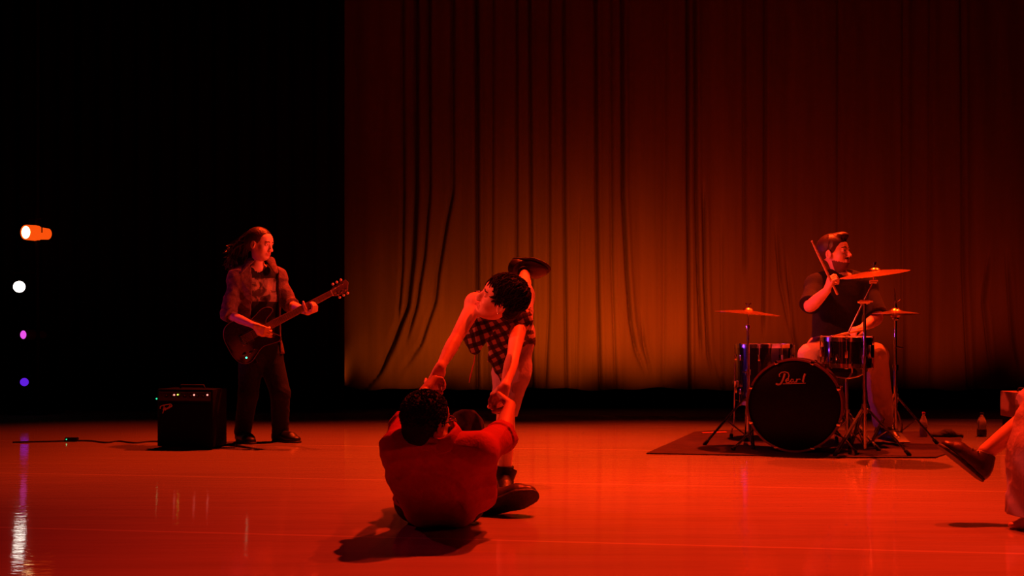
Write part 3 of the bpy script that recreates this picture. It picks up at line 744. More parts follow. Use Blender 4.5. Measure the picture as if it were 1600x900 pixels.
    # extrude with fan-friendly caps
    bd = MB().extrude(poly, Cg, U, Wd, N, .042, .004).build('guitar_body', M['guitar'], gt)
    edge = MB(); ring = [Cg+U*a_+Wd*b_+N*.0195 for a_, b_ in poly]; edge.tube(ring+[ring[0]], .0022, 6); edge.build('binding', M['rosewood'], bd)
    nk = MB(); vs = []
    for u_, wv in ((.09, .028), (.36, .0255), (.635, .021)):
        for (a_, b_) in ((-1, .030), (-.8, .034), (.8, .034), (1, .030), (.8, .018), (0, .011), (-.8, .018)): vs.append(Cg+U*u_+Wd*wv*a_+N*b_)
    fs = []
    for i in range(2):
        for k in range(7): fs.append((i*7+k, i*7+(k+1) % 7, (i+1)*7+(k+1) % 7, (i+1)*7+k))
    fs += [tuple(range(7)), tuple(range(20, 13, -1))]; nk.add(vs, fs); neck = nk.build('neck', M['rosewood'], gt)
    fr = MB()
    for i in range(22):
        u_ = .635-.64*(1-2**(-(i+1)/12)); fr.tube([Cg+U*u_-Wd*.024+N*.0345, Cg+U*u_+Wd*.024+N*.0345], .0011, 5)
    fr.build('frets', M['nickel'], neck)
    hp = [(.63, -.021), (.655, -.034), (.70, -.040), (.745, -.034), (.775, .012), (.765, .040), (.72, .040), (.66, .034), (.63, .021)]
    hs_ = MB().extrude(hp, Cg+N*.018, U, Wd, N, .014, .002).build('headstock', M['rosewood'], gt)
    MB().box(Cg+U*.637+N*.030, (.006, .044, .010), np.stack([U, Wd, N], 1), .001).build('nut', M['pearl'], neck)
    for i in range(3):
        for sg in (-1, 1):
            c_ = Cg+U*(.67+i*.032)+Wd*sg*.024+N*.027
            p_ = MB(); p_.lathe([(0, .014), (.005, .013), (.005, 0), (.007, -.001)], c_, N, 12); p_.tube([c_-N*.010, c_-N*.010+Wd*sg*.022], .003, 6)
            p_.build('tuning_peg', M['nickel'], hs_)
            q_ = F(c_-.07, c_+.07, .003).ell(c_-N*.010+Wd*sg*.029, V(.011, .010, .006), np.stack([U, Wd, N], 1), 0); q_.mesh('peg_button', M['pearl'], hs_)
    RB = np.stack([U, Wd, N], 1)
    for u_ in (.075, -.03): MB().box(Cg+U*u_+N*.023, (.036, .085, .012), RB, .003).build('pickup', M['label_black'], bd)
    br = MB().box(Cg-U*.085+N*.024, (.03, .085, .012), RB, .003); br.build('bridge', M['nickel'], bd)
    for a_, b_ in ((-.075, -.105), (-.125, -.095), (-.035, -.095)): MB().lathe([(0, .018), (.009, .017), (.011, 0)], Cg+U*a_+Wd*b_+N*.021, N, 18).build('control_knob', M['nickel'], bd)
    for i in range(6):
        k = (i-2.5); MB().tube([Cg-U*.085+Wd*k*.0105+N*.034, Cg+U*.637+Wd*k*.0065+N*.0365, Cg+U*(.67+(i % 3)*.032)+Wd*(.02 if i > 2 else -.02)+N*.032], .0008, 4).build('string', M['nickel'], gt)
    # transmitter plugged in the lower bout
    tr = MB().box(Cg-U*.085-Wd*.165+N*.0, (.03, .05, .02), RB, .004).build('transmitter', M['black_metal'], gt)
    q = Q(385, 559, -.225); MB().lathe([(0, .006), (.0055, .005), (.0065, 0)], q, V(0, -1, 0), 12).build('indicator_light', M['led_t'], tr)
guitarist()

# ---- drummer
def drummer():
    Y0 = 8.05
    def Q(px, py, dy=0.): return P(px, py, Y0+dy)
    base = Q(1305, 690)*V(1, 1, 0)
    t = thing('person', 'bearded person in dark t-shirt and light trousers seated drumming behind the kit', 'person', base)
    J = dict(pel=Q(1304, 540, .04), chest=Q(1310, 470, .0), nb=Q(1313, 431, -.01), rs=Q(1276, 447, -.04), ls=Q(1352, 448, .03),
             rh=Q(1286, 548, .0), lh=Q(1326, 548, .0), hd=Q(1306, 405, -.03))
    re, rw = Q(1264, 481, -.27), Q(1292, 454, -.42)
    le, lw = Q(1372, 497, -.12), Q(1348, 512, -.32)
    rk, ra = Q(1267, 556, -.36), Q(1290, 645, -.26)
    lk, la = Q(1368, 556, -.32), Q(1380, 664, -.20)
    HR = basis(V(.74, -.64, .12), V(-.06, .06, 1)); hc = Q(1304, 398, -.03); hs = 1.12
    f = F(*bounds([J['nb'], re, lw, le, ra, la, rw, J['rh'], hc+V(0, 0, .1)], .14), .0058, (hc-.15, hc+.15), .003)
    torso(f, J, w=1.12, belly=.015); arm(f, J['rs'], re, rw, w=1.16); arm(f, J['ls'], le, lw, w=1.16)
    leg(f, J['rh'], rk, ra, V(0, 1, 0), w=1.0); leg(f, J['lh'], lk, la, V(0, 1, 0), w=1.0)
    head(f, hc, HR, hs)
    s1a, s1b = Q(1309, 461, -.44), Q(1268, 376, -.52); sd = nrm(s1b-s1a)
    hand(f, rw, nrm(V(.25, -.25, .9)), V(.75, .25, -.05), 1, curls=[(50, 75, 45)]*4, sc=1.0, thumb=(.6, .5, .7), thumb2=(.3, -.3, 1))
    hand(f, lw, nrm(V(-.75, -.45, -.12)), V(-.1, .0, -1), 1, curls=[(50, 75, 40)]*4, sc=1.0, thumb=(.7, .5, .5), thumb2=(.9, -.2, .5))
    f.mesh('body', face_mats('skin', 'brow', True), t, face_zone(hc, HR, hs, True))
    g = F(*bounds([J['rs'], J['ls'], re, le, J['pel'], J['nb']], .16), .006)
    torso(g, J, o=.024, w=1.14, neck=False, belly=.02)
    for S_, E_ in ((J['rs'], re), (J['ls'], le)): e2 = S_*.12+E_*.88; g.cap(S_, e2, .074, .078, .03, cutb=0)
    g.wrinkle(.006, [V(1, .3, .7), V(-.5, .2, 1)], 22, 7); g.cap(J['nb']-V(0, 0, .02), J['nb']+V(.02, -.05, .12), .066, .09, sub=True); g.cut(Q(1304, 532), V(0, 0, -1))
    g.mesh('t_shirt', M['tee_black'], t)
    g = F(*bounds([J['rh'], J['lh'], ra, la, rk, lk, J['pel']], .17), .0065)
    g.cap(J['rh'], J['lh'], .125, None, .03); g.cap(J['pel'], J['pel']+V(0, 0, .05), .13, .13, .03)
    for H, K, A in ((J['rh'], rk, ra), (J['lh'], lk, la)):
        g.cap(H, K, .112, .086, .03); g.cap(K, K*.4+A*.6, .086, .082, .03); g.cap(K*.4+A*.6, A, .082, .070, .02, cutb=0)
    g.wrinkle(.005, [V(.3, 1, .5), V(1, .4, .6), V(.2, .2, 1)], 46, 9); g.cut(Q(1304, 520), V(0, 0, 1))
    g.mesh('trousers', M['trouser_khaki'], t)
    shoe(t, 'shoe', la+V(-.03, .06, -.10), la+V(.06, -.19, -.115), V(.05, .25, 1), la, 'leather', high=.06)
    shoe(t, 'shoe', ra+V(0, .06, -.10)*V(1, 1, 1), ra+V(-.02, -.2, -.13), V(0, .25, 1), ra, 'leather', high=.06)
    h = F(hc-.2, hc+.2, .0035)
    h.ell(hc+HR@V(0, -.014, .052)*hs, V(.084, .104, .092)*hs, HR, .01)
    h.ell(hc+HR@V(-.02, .05, .115)*hs, V(.055, .05, .03)*hs, HR, .02)
    h.ell(hc+HR@V(0, .12, -.05)*hs, V(.13, .125, .125)*hs, HR, sub=True, ks=.01)
    h.ell(hc+HR@V(0, .135, .04)*hs, V(.085, .05, .048)*hs, HR, sub=True, ks=.008)
    for sg in (-1, 1): h.ell(hc+HR@V(sg*.085, .0, -.03)*hs, V(.03, .035, .055)*hs, HR, sub=True, ks=.006)
    h.wrinkle(.0035, [HR[:, 0]+.15*HR[:, 2], HR[:, 0]+.5*HR[:, 2]], 110, 2)
    hr = h.mesh('hair', M['hair_brown'], t)
    # sticks, held
    for k, (a, b, lab) in enumerate(((s1a, s1b, 'wooden drumstick raised upright in the drummer\'s near hand'),
                      (lw+V(.06, -.02, .02)+V(-.05, -.05, -.03), lw+V(-.27, -.20, -.06), 'wooden drumstick held low over the snare drum'))):
        s_ = thing('drumstick', lab, 'drumstick', a); L_ = np.linalg.norm(b-a); d = nrm(b-a)
        MB().lathe([(0, 0), (.006, .002), (.0085, .01), (.0085, L_*.72), (.0055, L_*.94), (.0042, L_*.965)], a, d, 14).build('shaft', M['wood'], s_)
        MB().lathe([(.0042, L_*.965), (.0068, L_*.975), (.0068, L_*.99), (.003, L_), (0, L_)], a, d, 14).build('tip', M['wood'], s_)
drummer()

# ---- bending dancer
def dancer():
    def Q(px, py, Y): return P(px, py, Y)
    base = V(*(Q(788, 768, 5.48)*V(1, 1, 0)))
    t = thing('person', 'short-haired person in plaid top bending forward on one leg, one shoe raised behind', 'person', base)
    J = dict(pel=Q(800, 526, 5.60), chest=Q(785, 496, 5.30), nb=Q(778, 480, 5.13), rs=Q(743, 474, 5.06), ls=Q(812, 502, 5.18),
             rh=Q(805, 524, 5.70), lh=Q(798, 540, 5.58), hd=Q(780, 474, 5.0))
    re, rw = Q(713, 528, 4.90), Q(688, 574, 4.76)
    le, lw = Q(802, 556, 4.98), Q(789, 604, 4.80)
    lk, la = Q(790, 648, 5.50), Q(789, 742, 5.52)
    rk, ra = Q(816, 462, 6.02), Q(820, 428, 6.33)
    HR = basis(V(-.86, -.10, .36), V(.36, -.34, .85)); hc = Q(782, 471, 4.97); hs = .98
    f = F(*bounds([J['nb'], re, rw, lw, le, ra, la, lk, J['rh'], hc], .15), .0052, (hc-.13, hc+.13), .003)
    torso(f, J, w=.84); arm(f, J['rs'], re, rw, w=.82); arm(f, J['ls'], le, lw, w=.82)
    leg(f, J['lh'], lk, la, V(0, 1, 0), w=.88); leg(f, J['rh'], rk, ra, V(0, 0, 1), w=.85)
    f.cap(la, la-V(0, 0, .02), .032, .032, .02)
    head(f, hc, HR, hs)
    hand(f, rw, nrm(V(-.25, -.25, -.75)), V(-.3, .5, -.1), 1, curls=[(45, 55, 35), (50, 60, 35), (55, 60, 35), (60, 60, 35)], sc=.92, thumb=(.7, .4, .7), thumb2=(.6, -.3, .8))
    hand(f, lw, nrm(V(-.28, -.25, -.65)), V(-.2, .6, -.3), -1, curls=[(45, 55, 35), (50, 60, 35), (55, 60, 35), (60, 60, 35)], sc=.92, thumb=(.7, .4, .7), thumb2=(.6, -.3, .8))
    f.mesh('body', face_mats('skin', 'brow'), t, face_zone(hc, HR, hs))
    # plaid sleeveless top, open and hanging
    g = F(*bounds([J['rs'], J['ls'], J['pel'], J['nb'], Q(785, 610, 5.3), Q(738, 545, 5.2)], .12), .0048)
    torso(g, J, o=.016, w=.88, neck=False)
    up = nrm(J['nb']-J['pel'])
    g.cap(J['nb']-up*.03, J['nb']+up*.16, .052, .07, sub=True)
    g.cap(J['rs']+V(-.02, -.02, .0), J['rs']+V(-.13, -.05, 0), .075, .1, sub=True)
    g.cap(J['ls']+V(.055, -.01, -.05), J['ls']+V(.03, -.1, -.16), .045, .06, sub=True)
    # left flap hanging from the chest
    g.cap(Q(756, 500, 5.12), Q(742, 528, 5.12), .075, .055, .02, flat=(V(.2, 1, .1), .35))
    g.cap(Q(745, 525, 5.12), Q(742, 545, 5.12), .045, .030, .01, flat=(V(.2, 1, .1), .3))
    g.cap(Q(778, 505, 5.18), Q(784, 560, 5.28), .075, .060, .02, flat=(V(.1, 1, .1), .35))
    g.cap(Q(782, 560, 5.28), Q(789, 600, 5.32), .055, .022, .02, flat=(V(.1, 1, .1), .3))
    g.wrinkle(.006, [V(1, .2, .2), V(1, .2, -.5)], 50, 11)
    tp = g.mesh('plaid_top', M['plaid'], t)
    # frayed shoulder ruffle
    b = MB(); r = np.random.default_rng(3)
    for i in range(120):
        q = J['ls']+V(r.uniform(-.06, .05), r.uniform(-.06, .03), r.uniform(-.02, .06)); d = nrm(V(.4+r.normal()*.4, -.6, .3+r.normal()*.5))
        b.tube([q, q+d*.012, q+d*.018+V(0, 0, -.006)], [.002, .002, .001], 4)
    b.build('frayed_edge', M['plaid'], tp)
    b = MB(); b.tube([Q(744, 545, 5.15), Q(741, 565, 5.15), Q(735, 588, 5.14), Q(733, 598, 5.14)], [.002, .003, .004, .0015], 6); b.build('tie_string', M['tape'], tp)
    # trousers: loose, rolled at the knee on the standing leg, short on the raised one
    g = F(*bounds([J['rh'], J['lh'], lk, rk, J['pel']], .17), .0052)
    g.cap(J['rh'], J['lh'], .105, None, .03); g.cap(J['pel']+up*.02, J['pel'], .115, .11, .03)
    m1 = J['lh']*.5+lk*.5+V(.015, 0, .03)
    g.cap(J['lh']+V(.015, 0, 0), m1, .098, .094, .03); g.cap(m1, lk+V(-.005, 0, -.0), .094, .066, .03, cutb=0)
    g.cap(J['lh']+V(.045, 0, -.11), m1+V(.03, 0, .05), .062, .055, .03)
    g.cap(J['rh'], rk, .092, .066, .03); g.cap(rk, rk*.75+ra*.25, .066, .06, .02, cutb=0)
    g.wrinkle(.014, [V(.6, .3, 1), V(-1, .4, .8)], 34, 13)
    g.mesh('trousers', M['trouser_pink'], t)
    # boots
    s1 = shoe(t, 'boot', V(*(Q(786, 768, 5.55)*V(1, 1, 0))), V(*(Q(790, 800, 5.32)*V(1, 1, 0))), V(0, 0, 1), la-V(0, 0, .03), 'boot', high=.09)
    k = F(*bounds([la, la-V(0, 0, .1)], .08), .004); k.cap(la+V(0, 0, .045), la-V(0, 0, .08), .046, .044, .01, cuta=0); k.wrinkle(.002, [V(0, 0, 1)], 160, 1); k.mesh('sock', M['sock'], t)
    hl, to = Q(806, 410, 6.46), Q(856, 416, 6.32)
    shoe(t, 'shoe', hl, to, V(-.05, -.65, -.8), ra+V(0, .0, .0), 'leather', high=.055, wd=1.35, laces=False)
    k = F(*bounds([ra], .12), .004); d = nrm(ra-rk); k.cap(ra-d*.0, ra+d*.05, .043, .043, .01, cuta=0); k.mesh('sock', M['sock'], t)
    h = F(hc-.2, hc+.2, .0035)
    h.ell(hc+HR@V(0, -.018, .050)*hs, V(.086, .106, .094)*hs, HR, .01)
    h.ell(hc+HR@V(0, -.06, -.01)*hs, V(.066, .05, .06)*hs, HR, .02)
    h.ell(hc+HR@V(0, .115, -.05)*hs, V(.13, .125, .115)*hs, HR, sub=True, ks=.01)
    h.ell(hc+HR@V(0, .135, .03)*hs, V(.085, .05, .04)*hs, HR, sub=True, ks=.008)
    for sg in (-1, 1): h.ell(hc+HR@V(sg*.088, -.0, -.02)*hs, V(.03, .028, .04)*hs, HR, sub=True, ks=.006)
    h.wrinkle(.003, [HR[:, 0], HR[:, 2]+.3*HR[:, 0]], 190, 2)
    hr = h.mesh('hair', M['hair_black'], t)
    hair_tufts(hr, 'locks', hc+HR@V(0, -.018, .05)*hs, HR, V(.084, .104, .092)*hs, 700, .042, M['hair_black'], -.35, 4, lambda d: d[1] > .45 and d[2] < .35, .0045, .3)
    e = MB(); c_ = hc+HR@V(-.082, -.006, -.034)*hs
    e.lathe([(0, .005), (.004, .003), (.005, 0), (.004, -.003), (0, -.005)], c_, (0, 1, 0), 12); e.build('earring', M['chrome'], t)
dancer()

# ---- seated man seen from behind
def sitter():
    def Q(px, py, Y): return P(px, py, Y)
    base = V(Q(685, 820, 4.5)[0], 4.5, 0)
    t = thing('person', 'person in red shirt leaning back on the floor, seen from behind, arms reaching up', 'person', base)
    J = dict(pel=Q(688, 776, 4.52), chest=Q(684, 736, 4.24), nb=Q(680, 693, 4.10), rs=Q(746, 706, 4.13), ls=Q(626, 702, 4.13),
             rh=Q(722, 780, 4.58), lh=Q(655, 780, 4.58), hd=Q(668, 668, 4.09))
    le, lw = Q(636, 664, 4.36), Q(663, 611, 4.62)
    re, rw = Q(784, 682, 4.36), Q(797, 633, 4.62)
    rk, ra = Q(728, 668, 4.94), Q(766, 782, 4.80)
    lk, la = Q(662, 705, 4.98), Q(690, 778, 5.12)
    HR = basis(V(.58, .80, .05), V(-.06, -.20, 1)); hc = Q(667, 663, 4.12); hs = .98
    f = F(*bounds([J['nb'], J['pel'], le, lw, re, rw, rk, ra, la, lk, hc], .15), .0052, (hc-.13, hc+.13), .0035)
    torso(f, J, w=.93); arm(f, J['ls'], le, lw, w=.9); arm(f, J['rs'], re, rw, w=.95)
    leg(f, J['rh'], rk, ra, V(0, -1, -.2), w=.9); leg(f, J['lh'], lk, la, V(0, -1, -.2), w=.9)
    head(f, hc, HR, hs)
    hand(f, lw, nrm(V(.22, .42, .35)), V(.5, .1, -.6), 1, curls=[(50, 60, 40)]*4, sc=.98, thumb=(.7, .4, .6), thumb2=(.6, -.2, .8))
    hand(f, rw, nrm(V(-.30, .50, .28)), V(-.6, .1, -.6), -1, curls=[(50, 60, 40)]*4, sc=.98, thumb=(.7, .4, .6), thumb2=(.6, -.2, .8))
    f.cut(V(0, 0, .004), V(0, 0, -1))
    f.mesh('body', face_mats('skin_deep', 'brow'), t, face_zone(hc, HR, hs))
    g = F(*bounds([J['rs'], J['ls'], le, re, J['pel'], J['nb']], .19), .0052)
    torso(g, J, o=.024, w=.95, neck=False, belly=.01)
    ac = nrm(J['rs']-J['ls'])
    g.chain([Q(628, 716, 4.17), Q(640, 752, 4.28), Q(664, 792, 4.44)], [.075, .085, .085], .05)
    g.chain([Q(738, 722, 4.18), Q(738, 758, 4.30), Q(716, 794, 4.46)], [.07, .085, .085], .05)
    g.chain([Q(750, 742, 4.26), Q(752, 772, 4.40)], [.06, .07], .03)
    for S_, E_, fr in ((J['ls'], le, 1.0), (J['rs'], re, 1.02)):
        e2 = S_+(E_-S_)*fr; g.cap(S_, e2, .070, .062, .03, cutb=0); u_ = nrm(e2-S_); g.cap(e2-u_*.045, e2, .070, .072, .006, cuta=0, cutb=0)
    g.cap(J['nb']+V(0, 0, .02), J['nb']+V(-.02, .02, .16), .056, .07, sub=True)
    for q_ in (((706, 722, 4.08), (726, 748, 4.15), (733, 785, 4.27)), ((757, 712, 4.10), (768, 740, 4.17), (770, 775, 4.28)), ((646, 724, 4.09), (632, 748, 4.16), (638, 785, 4.29))):
        g.chain([Q(*e_) for e_ in q_], [.014, .018, .008], .04)
    g.wrinkle(.013, [V(.7, .2, 1), V(-.8, .3, .9)], 20, 21); g.wrinkle(.006, [V(1, 0, .6), V(-.4, .2, 1)], 42, 22)
    g.cut(V(0, 0, .004), V(0, 0, -1))
    sh = g.mesh('shirt', M['red_shirt'], t)
    ax_ = nrm(V(-.04, -.50, .86)); e1_ = nrm(np.cross(ax_, HR[:, 1])); e2_ = np.cross(ax_, e1_); c0 = J['nb']+V(.0, .012, .048); vs = []; fs = []; na = 44
    prof = [(.064, -.02), (.065, .014), (.071, .024), (.081, .016), (.094, -.006), (.102, -.028)]
    for i in range(na):
        a_ = math.radians(-72+324*i/(na-1)); rr_ = 1+.03*math.sin(a_*5)
        d_ = e1_*math.cos(a_)+e2_*math.sin(a_)
        for r_, h_ in prof: vs.append(c0+d_*r_*rr_*(1.08 if abs(math.cos(a_)) > .7 else 1)+ax_*(h_+.004*math.sin(a_*4+1)))
    for i in range(na-1):
        for k_ in range(5): fs.append((i*6+k_, i*6+k_+1, i*6+k_+7, i*6+k_+6))
    cl = MB().add(vs, fs).build('collar', M['red_shirt'], sh, ang=180); sm = cl.modifiers.new('thickness', 'SOLIDIFY'); sm.thickness = .003
    cl.modifiers.new('smooth', 'SUBSURF').levels = 1; cl.modifiers['smooth'].render_levels = 1
    g = F(*bounds([J['rh'], J['lh'], ra, la, rk, lk], .15), .0055)
    g.cap(J['rh'], J['lh'], .10, None, .03)
    for H, K, A in ((J['rh'], rk, ra), (J['lh'], lk, la)): g.cap(H, K, .10, .078, .03); g.cap(K, A, .078, .055, .03, cutb=.02)
    g.wrinkle(.004, [V(.3, .3, 1), V(1, .4, .2)], 55, 9); g.cut(V(0, 0, .005), V(0, 0, -1)); g.mesh('trousers', M['trouser_dark'], t)
    shoe(t, 'shoe', ra+V(-.035, -.03, -.045), ra+V(.200, -.06, .030), V(-.30, .75, .62), ra+V(0, .03, .02), 'leather', high=.05, laces=True, wd=1.25)
    shoe(t, 'shoe', (la-V(0.03, .05, 0))*V(1, 1, 0), (la+V(.0, .21, 0))*V(1, 1, 0), V(0, 0, 1), la, 'leather', high=.05)
    h = F(hc-.2, hc+.2, .0035)
    h.ell(hc+HR@V(0, -.016, .044)*hs, V(.084, .104, .092)*hs, HR, .01)
    h.ell(hc+HR@V(0, -.055, -.03)*hs, V(.066, .05, .06)*hs, HR, .03)
    h.ell(hc+HR@V(0, .12, -.05)*hs, V(.13, .12, .12)*hs, HR, sub=True, ks=.01)
    h.ell(hc+HR@V(0, .135, .03)*hs, V(.085, .05, .05)*hs, HR, sub=True, ks=.008)
    for sg in (-1, 1): h.ell(hc+HR@V(sg*.085, .0, -.02)*hs, V(.03, .03, .045)*hs, HR, sub=True, ks=.006)
    h.wrinkle(.0015, [HR[:, 0], HR[:, 2], HR[:, 1]], 420, 2)
    hr = h.mesh('hair', M['hair_black'], t)
    hair_tufts(hr, 'locks', hc+HR@V(0, -.016, .044)*hs, HR, V(.083, .103, .091)*hs, 1100, .014, M['hair_black'], -.75, 6, lambda d: d[1] > .35 and d[2] < .4, .004, .2)
    b = MB(); g1 = [hc+HR@V(.079, .0, .012)*hs, hc+HR@V(.077, .07, .014)*hs, hc+HR@V(.066, .098, .014)*hs]; b.tube(g1, .0026, 6)
    g2 = [hc+HR@V(a_, b_, .012)*hs for a_, b_ in ((-.077, .02), (-.066, .098), (0, .118), (.066, .098))]; b.tube(g2, .002, 6)
    for sg in (-1, 1):
        cc = hc+HR@V(sg*.033, .108, .006)*hs; ring = [cc+HR@(V(math.cos(a_)*.026, 0, math.sin(a_)*.020)) for a_ in np.linspace(0, 2*PI, 17)]; b.tube(ring, .0022, 6, False)
    b.build('glasses', M['nickel'], t)
sitter()

# ---- person entering at the right edge
def kicker():
    base = V(2.25, 4.5, 0)
    t = thing('person', 'person at right edge in pale loose trousers, one shoe kicked out above the floor', 'person', base)
    A2 = P(1541, 706, 4.62); K2 = V(2.36, 4.60, .58); PEL = V(2.72, 4.56, .93)
    A1 = V(2.19, 4.44, .085); K1 = V(2.36, 4.42, .46)
    J = dict(pel=PEL, chest=PEL+V(.13, 0, .27), nb=PEL+V(.15, 0, .46), rs=PEL+V(.13, .17, .43), ls=PEL+V(.16, -.17, .43), rh=PEL+V(0, .09, -.03), lh=PEL+V(0, -.09, -.03), hd=PEL+V(.14, 0, .56))
    hc = PEL+V(.13, 0, .60); HR = basis(V(-1, 0, -.1), V(0, 0, 1))
    e1, w1 = PEL+V(.05, .38, .24), PEL+V(-.18, .42, .30); e2, w2 = PEL+V(.25, -.38, .22), PEL+V(.1, -.50, .02)
    f = F(*bounds([A2, K2, A1, w1, w2, hc+V(0, 0, .05)], .15), .0065, (hc-.13, hc+.13), .005)
    torso(f, J, w=.9); arm(f, J['rs'], e1, w1, w=.88); arm(f, J['ls'], e2, w2, w=.88)
    leg(f, J['rh'], K2, A2, V(.3, 0, -1), w=.95); leg(f, J['lh'], K1, A1, V(1, 0, 0), w=.9); head(f, hc, HR)
    f.cap(A1-V(0, 0, .035), A1+V(-.10, -.01, -.062), .036, .026, .02); f.cap(A1+V(-.09, -.01, -.062), A1+V(-.155, -.012, -.068), .026, .016, .02, flat=(V(0, 0, 1), .8))
    hand(f, w1, nrm(w1-e1), V(0, -1, 0), 1, curl=(15, 20, 15)); hand(f, w2, nrm(w2-e2), V(0, 1, 0), -1, curl=(15, 20, 15))
    f.cut(V(0, 0, .002), V(0, 0, -1)); f.mesh('body', face_mats('skin', 'brow'), t, face_zone(hc, HR))
    g = F(*bounds([A1, K1, K2, PEL, A2], .2), .006)
    g.cap(J['rh'], J['lh'], .115, None, .03); e_ = K2+(A2-K2)*.42
    g.cap(J['rh'], K2, .115, .105, .03); g.cap(K2, e_+(A2-K2)*.1, .105, .105, .03, cutb=.04)
    g.chain([J['lh'], K1, V(2.19, 4.45, .30), V(2.175, 4.445, .02)], [.12, .13, .145, .15], .03); g.chain([K2, V(2.20, 4.52, .42), V(2.16, 4.50, .26)], [.10, .11, .10], .05); g.cap(PEL, PEL+V(.03, 0, .1), .12, .12, .03)
    g.wrinkle(.010, [V(1, .4, .1), V(.3, 1, .2), V(1, .2, .5)], 55, 5); g.cut(V(0, 0, .055), V(0, 0, -1)); g.mesh('trousers', M['sheer'], t)
    g = F(*bounds([J['rs'], J['ls'], PEL, J['nb']], .15), .008); torso(g, J, o=.018, w=.94, neck=False); g.cap(J['nb'], J['nb']+V(-.04, 0, .12), .055, .07, sub=True); g.mesh('top', M['tee_black'], t)
    hl, to = P(1533, 752, 4.60), P(1466, 697, 4.62)
    shoe(t, 'shoe', hl, to, V(.6, 0, .8), A2, 'leather', high=.075, wd=1.05, laces=True)
    h = F(hc-.2, hc+.2, .005); h.ell(hc+HR@V(0, -.018, .05), V(.086, .106, .094), HR, .01); h.ell(hc+HR@V(0, .12, -.05), V(.13, .125, .12), HR, sub=True, ks=.01); h.mesh('hair', M['hair_brown'], t)
kicker()

# ------------------------------------------------------------------ DRUM KIT
def rug():
    b = MB(); pts = [G(1010, 709.5), G(1090, 711), G(1200, 713), G(1330, 716), G(1462, 716), G(1500, 703), G(1503, 684), G(1440, 676), G(1300, 673), G(1190, 672), G(1108, 674), G(1085, 676), G(1050, 692)]
    n = len(pts); top = [p+V(0, 0, .008) for p in pts]; b.add([*top, *pts], [tuple(range(n)), tuple(range(2*n-1, n-1, -1))]+[(i, n+i, n+(i+1) % n, (i+1) % n) for i in range(n)])
    o = b.build('rug', M['rug'], smooth=False); tag(o, 'dark flat rug lying under the drum kit', 'rug')
rug()
RZ = .008
def hoop_lathe(r, h0, h1, t=.006): return [(r, h0), (r+t, h0), (r+t, h1), (r, h1)]
def drum(t, c, ax, r, dep, shellm, headm, hoopm, nlug, hoopw=.018, wood=False, base=None):
    ax = nrm(ax); ref = V(1, 0, 0) if abs(ax[0]) < .9 else V(0, 1, 0); u = nrm(np.cross(ax, ref)); v = np.cross(ax, u)
    MB().lathe([(r-.012, 0), (r-.004, 0), (r-.004, dep), (r-.012, dep)], c, ax, 64, True).build('shell', shellm, t)
    for h, s in ((0, -1), (dep, 1)):
        MB().lathe([(0, h+s*.004), (r-.006, h+s*.004), (r+.001, h), (r+.001, h-s*.008)], c, ax, 64).build('drum_head', headm[0 if s < 0 else 1], t)
        ht = .013 if wood else .004
        MB().lathe([(r+.002, h-s*.012), (r+.002+ht, h-s*.012), (r+.002+ht, h+s*hoopw), (r+.002, h+s*hoopw)], c, ax, 64, True).build('hoop', hoopm, t)
    for i in range(nlug):
        a = 2*PI*(i+.5)/nlug; d = u*math.cos(a)+v*math.sin(a); R_ = np.stack([np.cross(ax, d), d, ax], 1)
        for h in ((dep*.2, dep*.8) if dep > .25 else (dep*.5,)):
            MB().box(c+ax*h+d*(r+.006), (.018, .018, .045 if dep > .25 else .07), R_, .005).build('lug', M['chrome'], t)
        p = r+.013
        for h0, h1 in (((dep*.8, dep+hoopw*.6), (dep*.2, -hoopw*.6)) if dep > .25 else ((-hoopw*.6, dep+hoopw*.6),)):
            MB().tube([c+ax*h0+d*p, c+ax*h1+d*p], .003, 6).build('tension_rod', M['chrome'], t)
        for h, s in ((dep, 1), (0, -1)):
            MB().box(c+ax*(h+s*hoopw)+d*(r+(.009 if wood else .005)), (.022, .024 if wood else .012, .010), R_, .003).build('claw', M['chrome'], t)
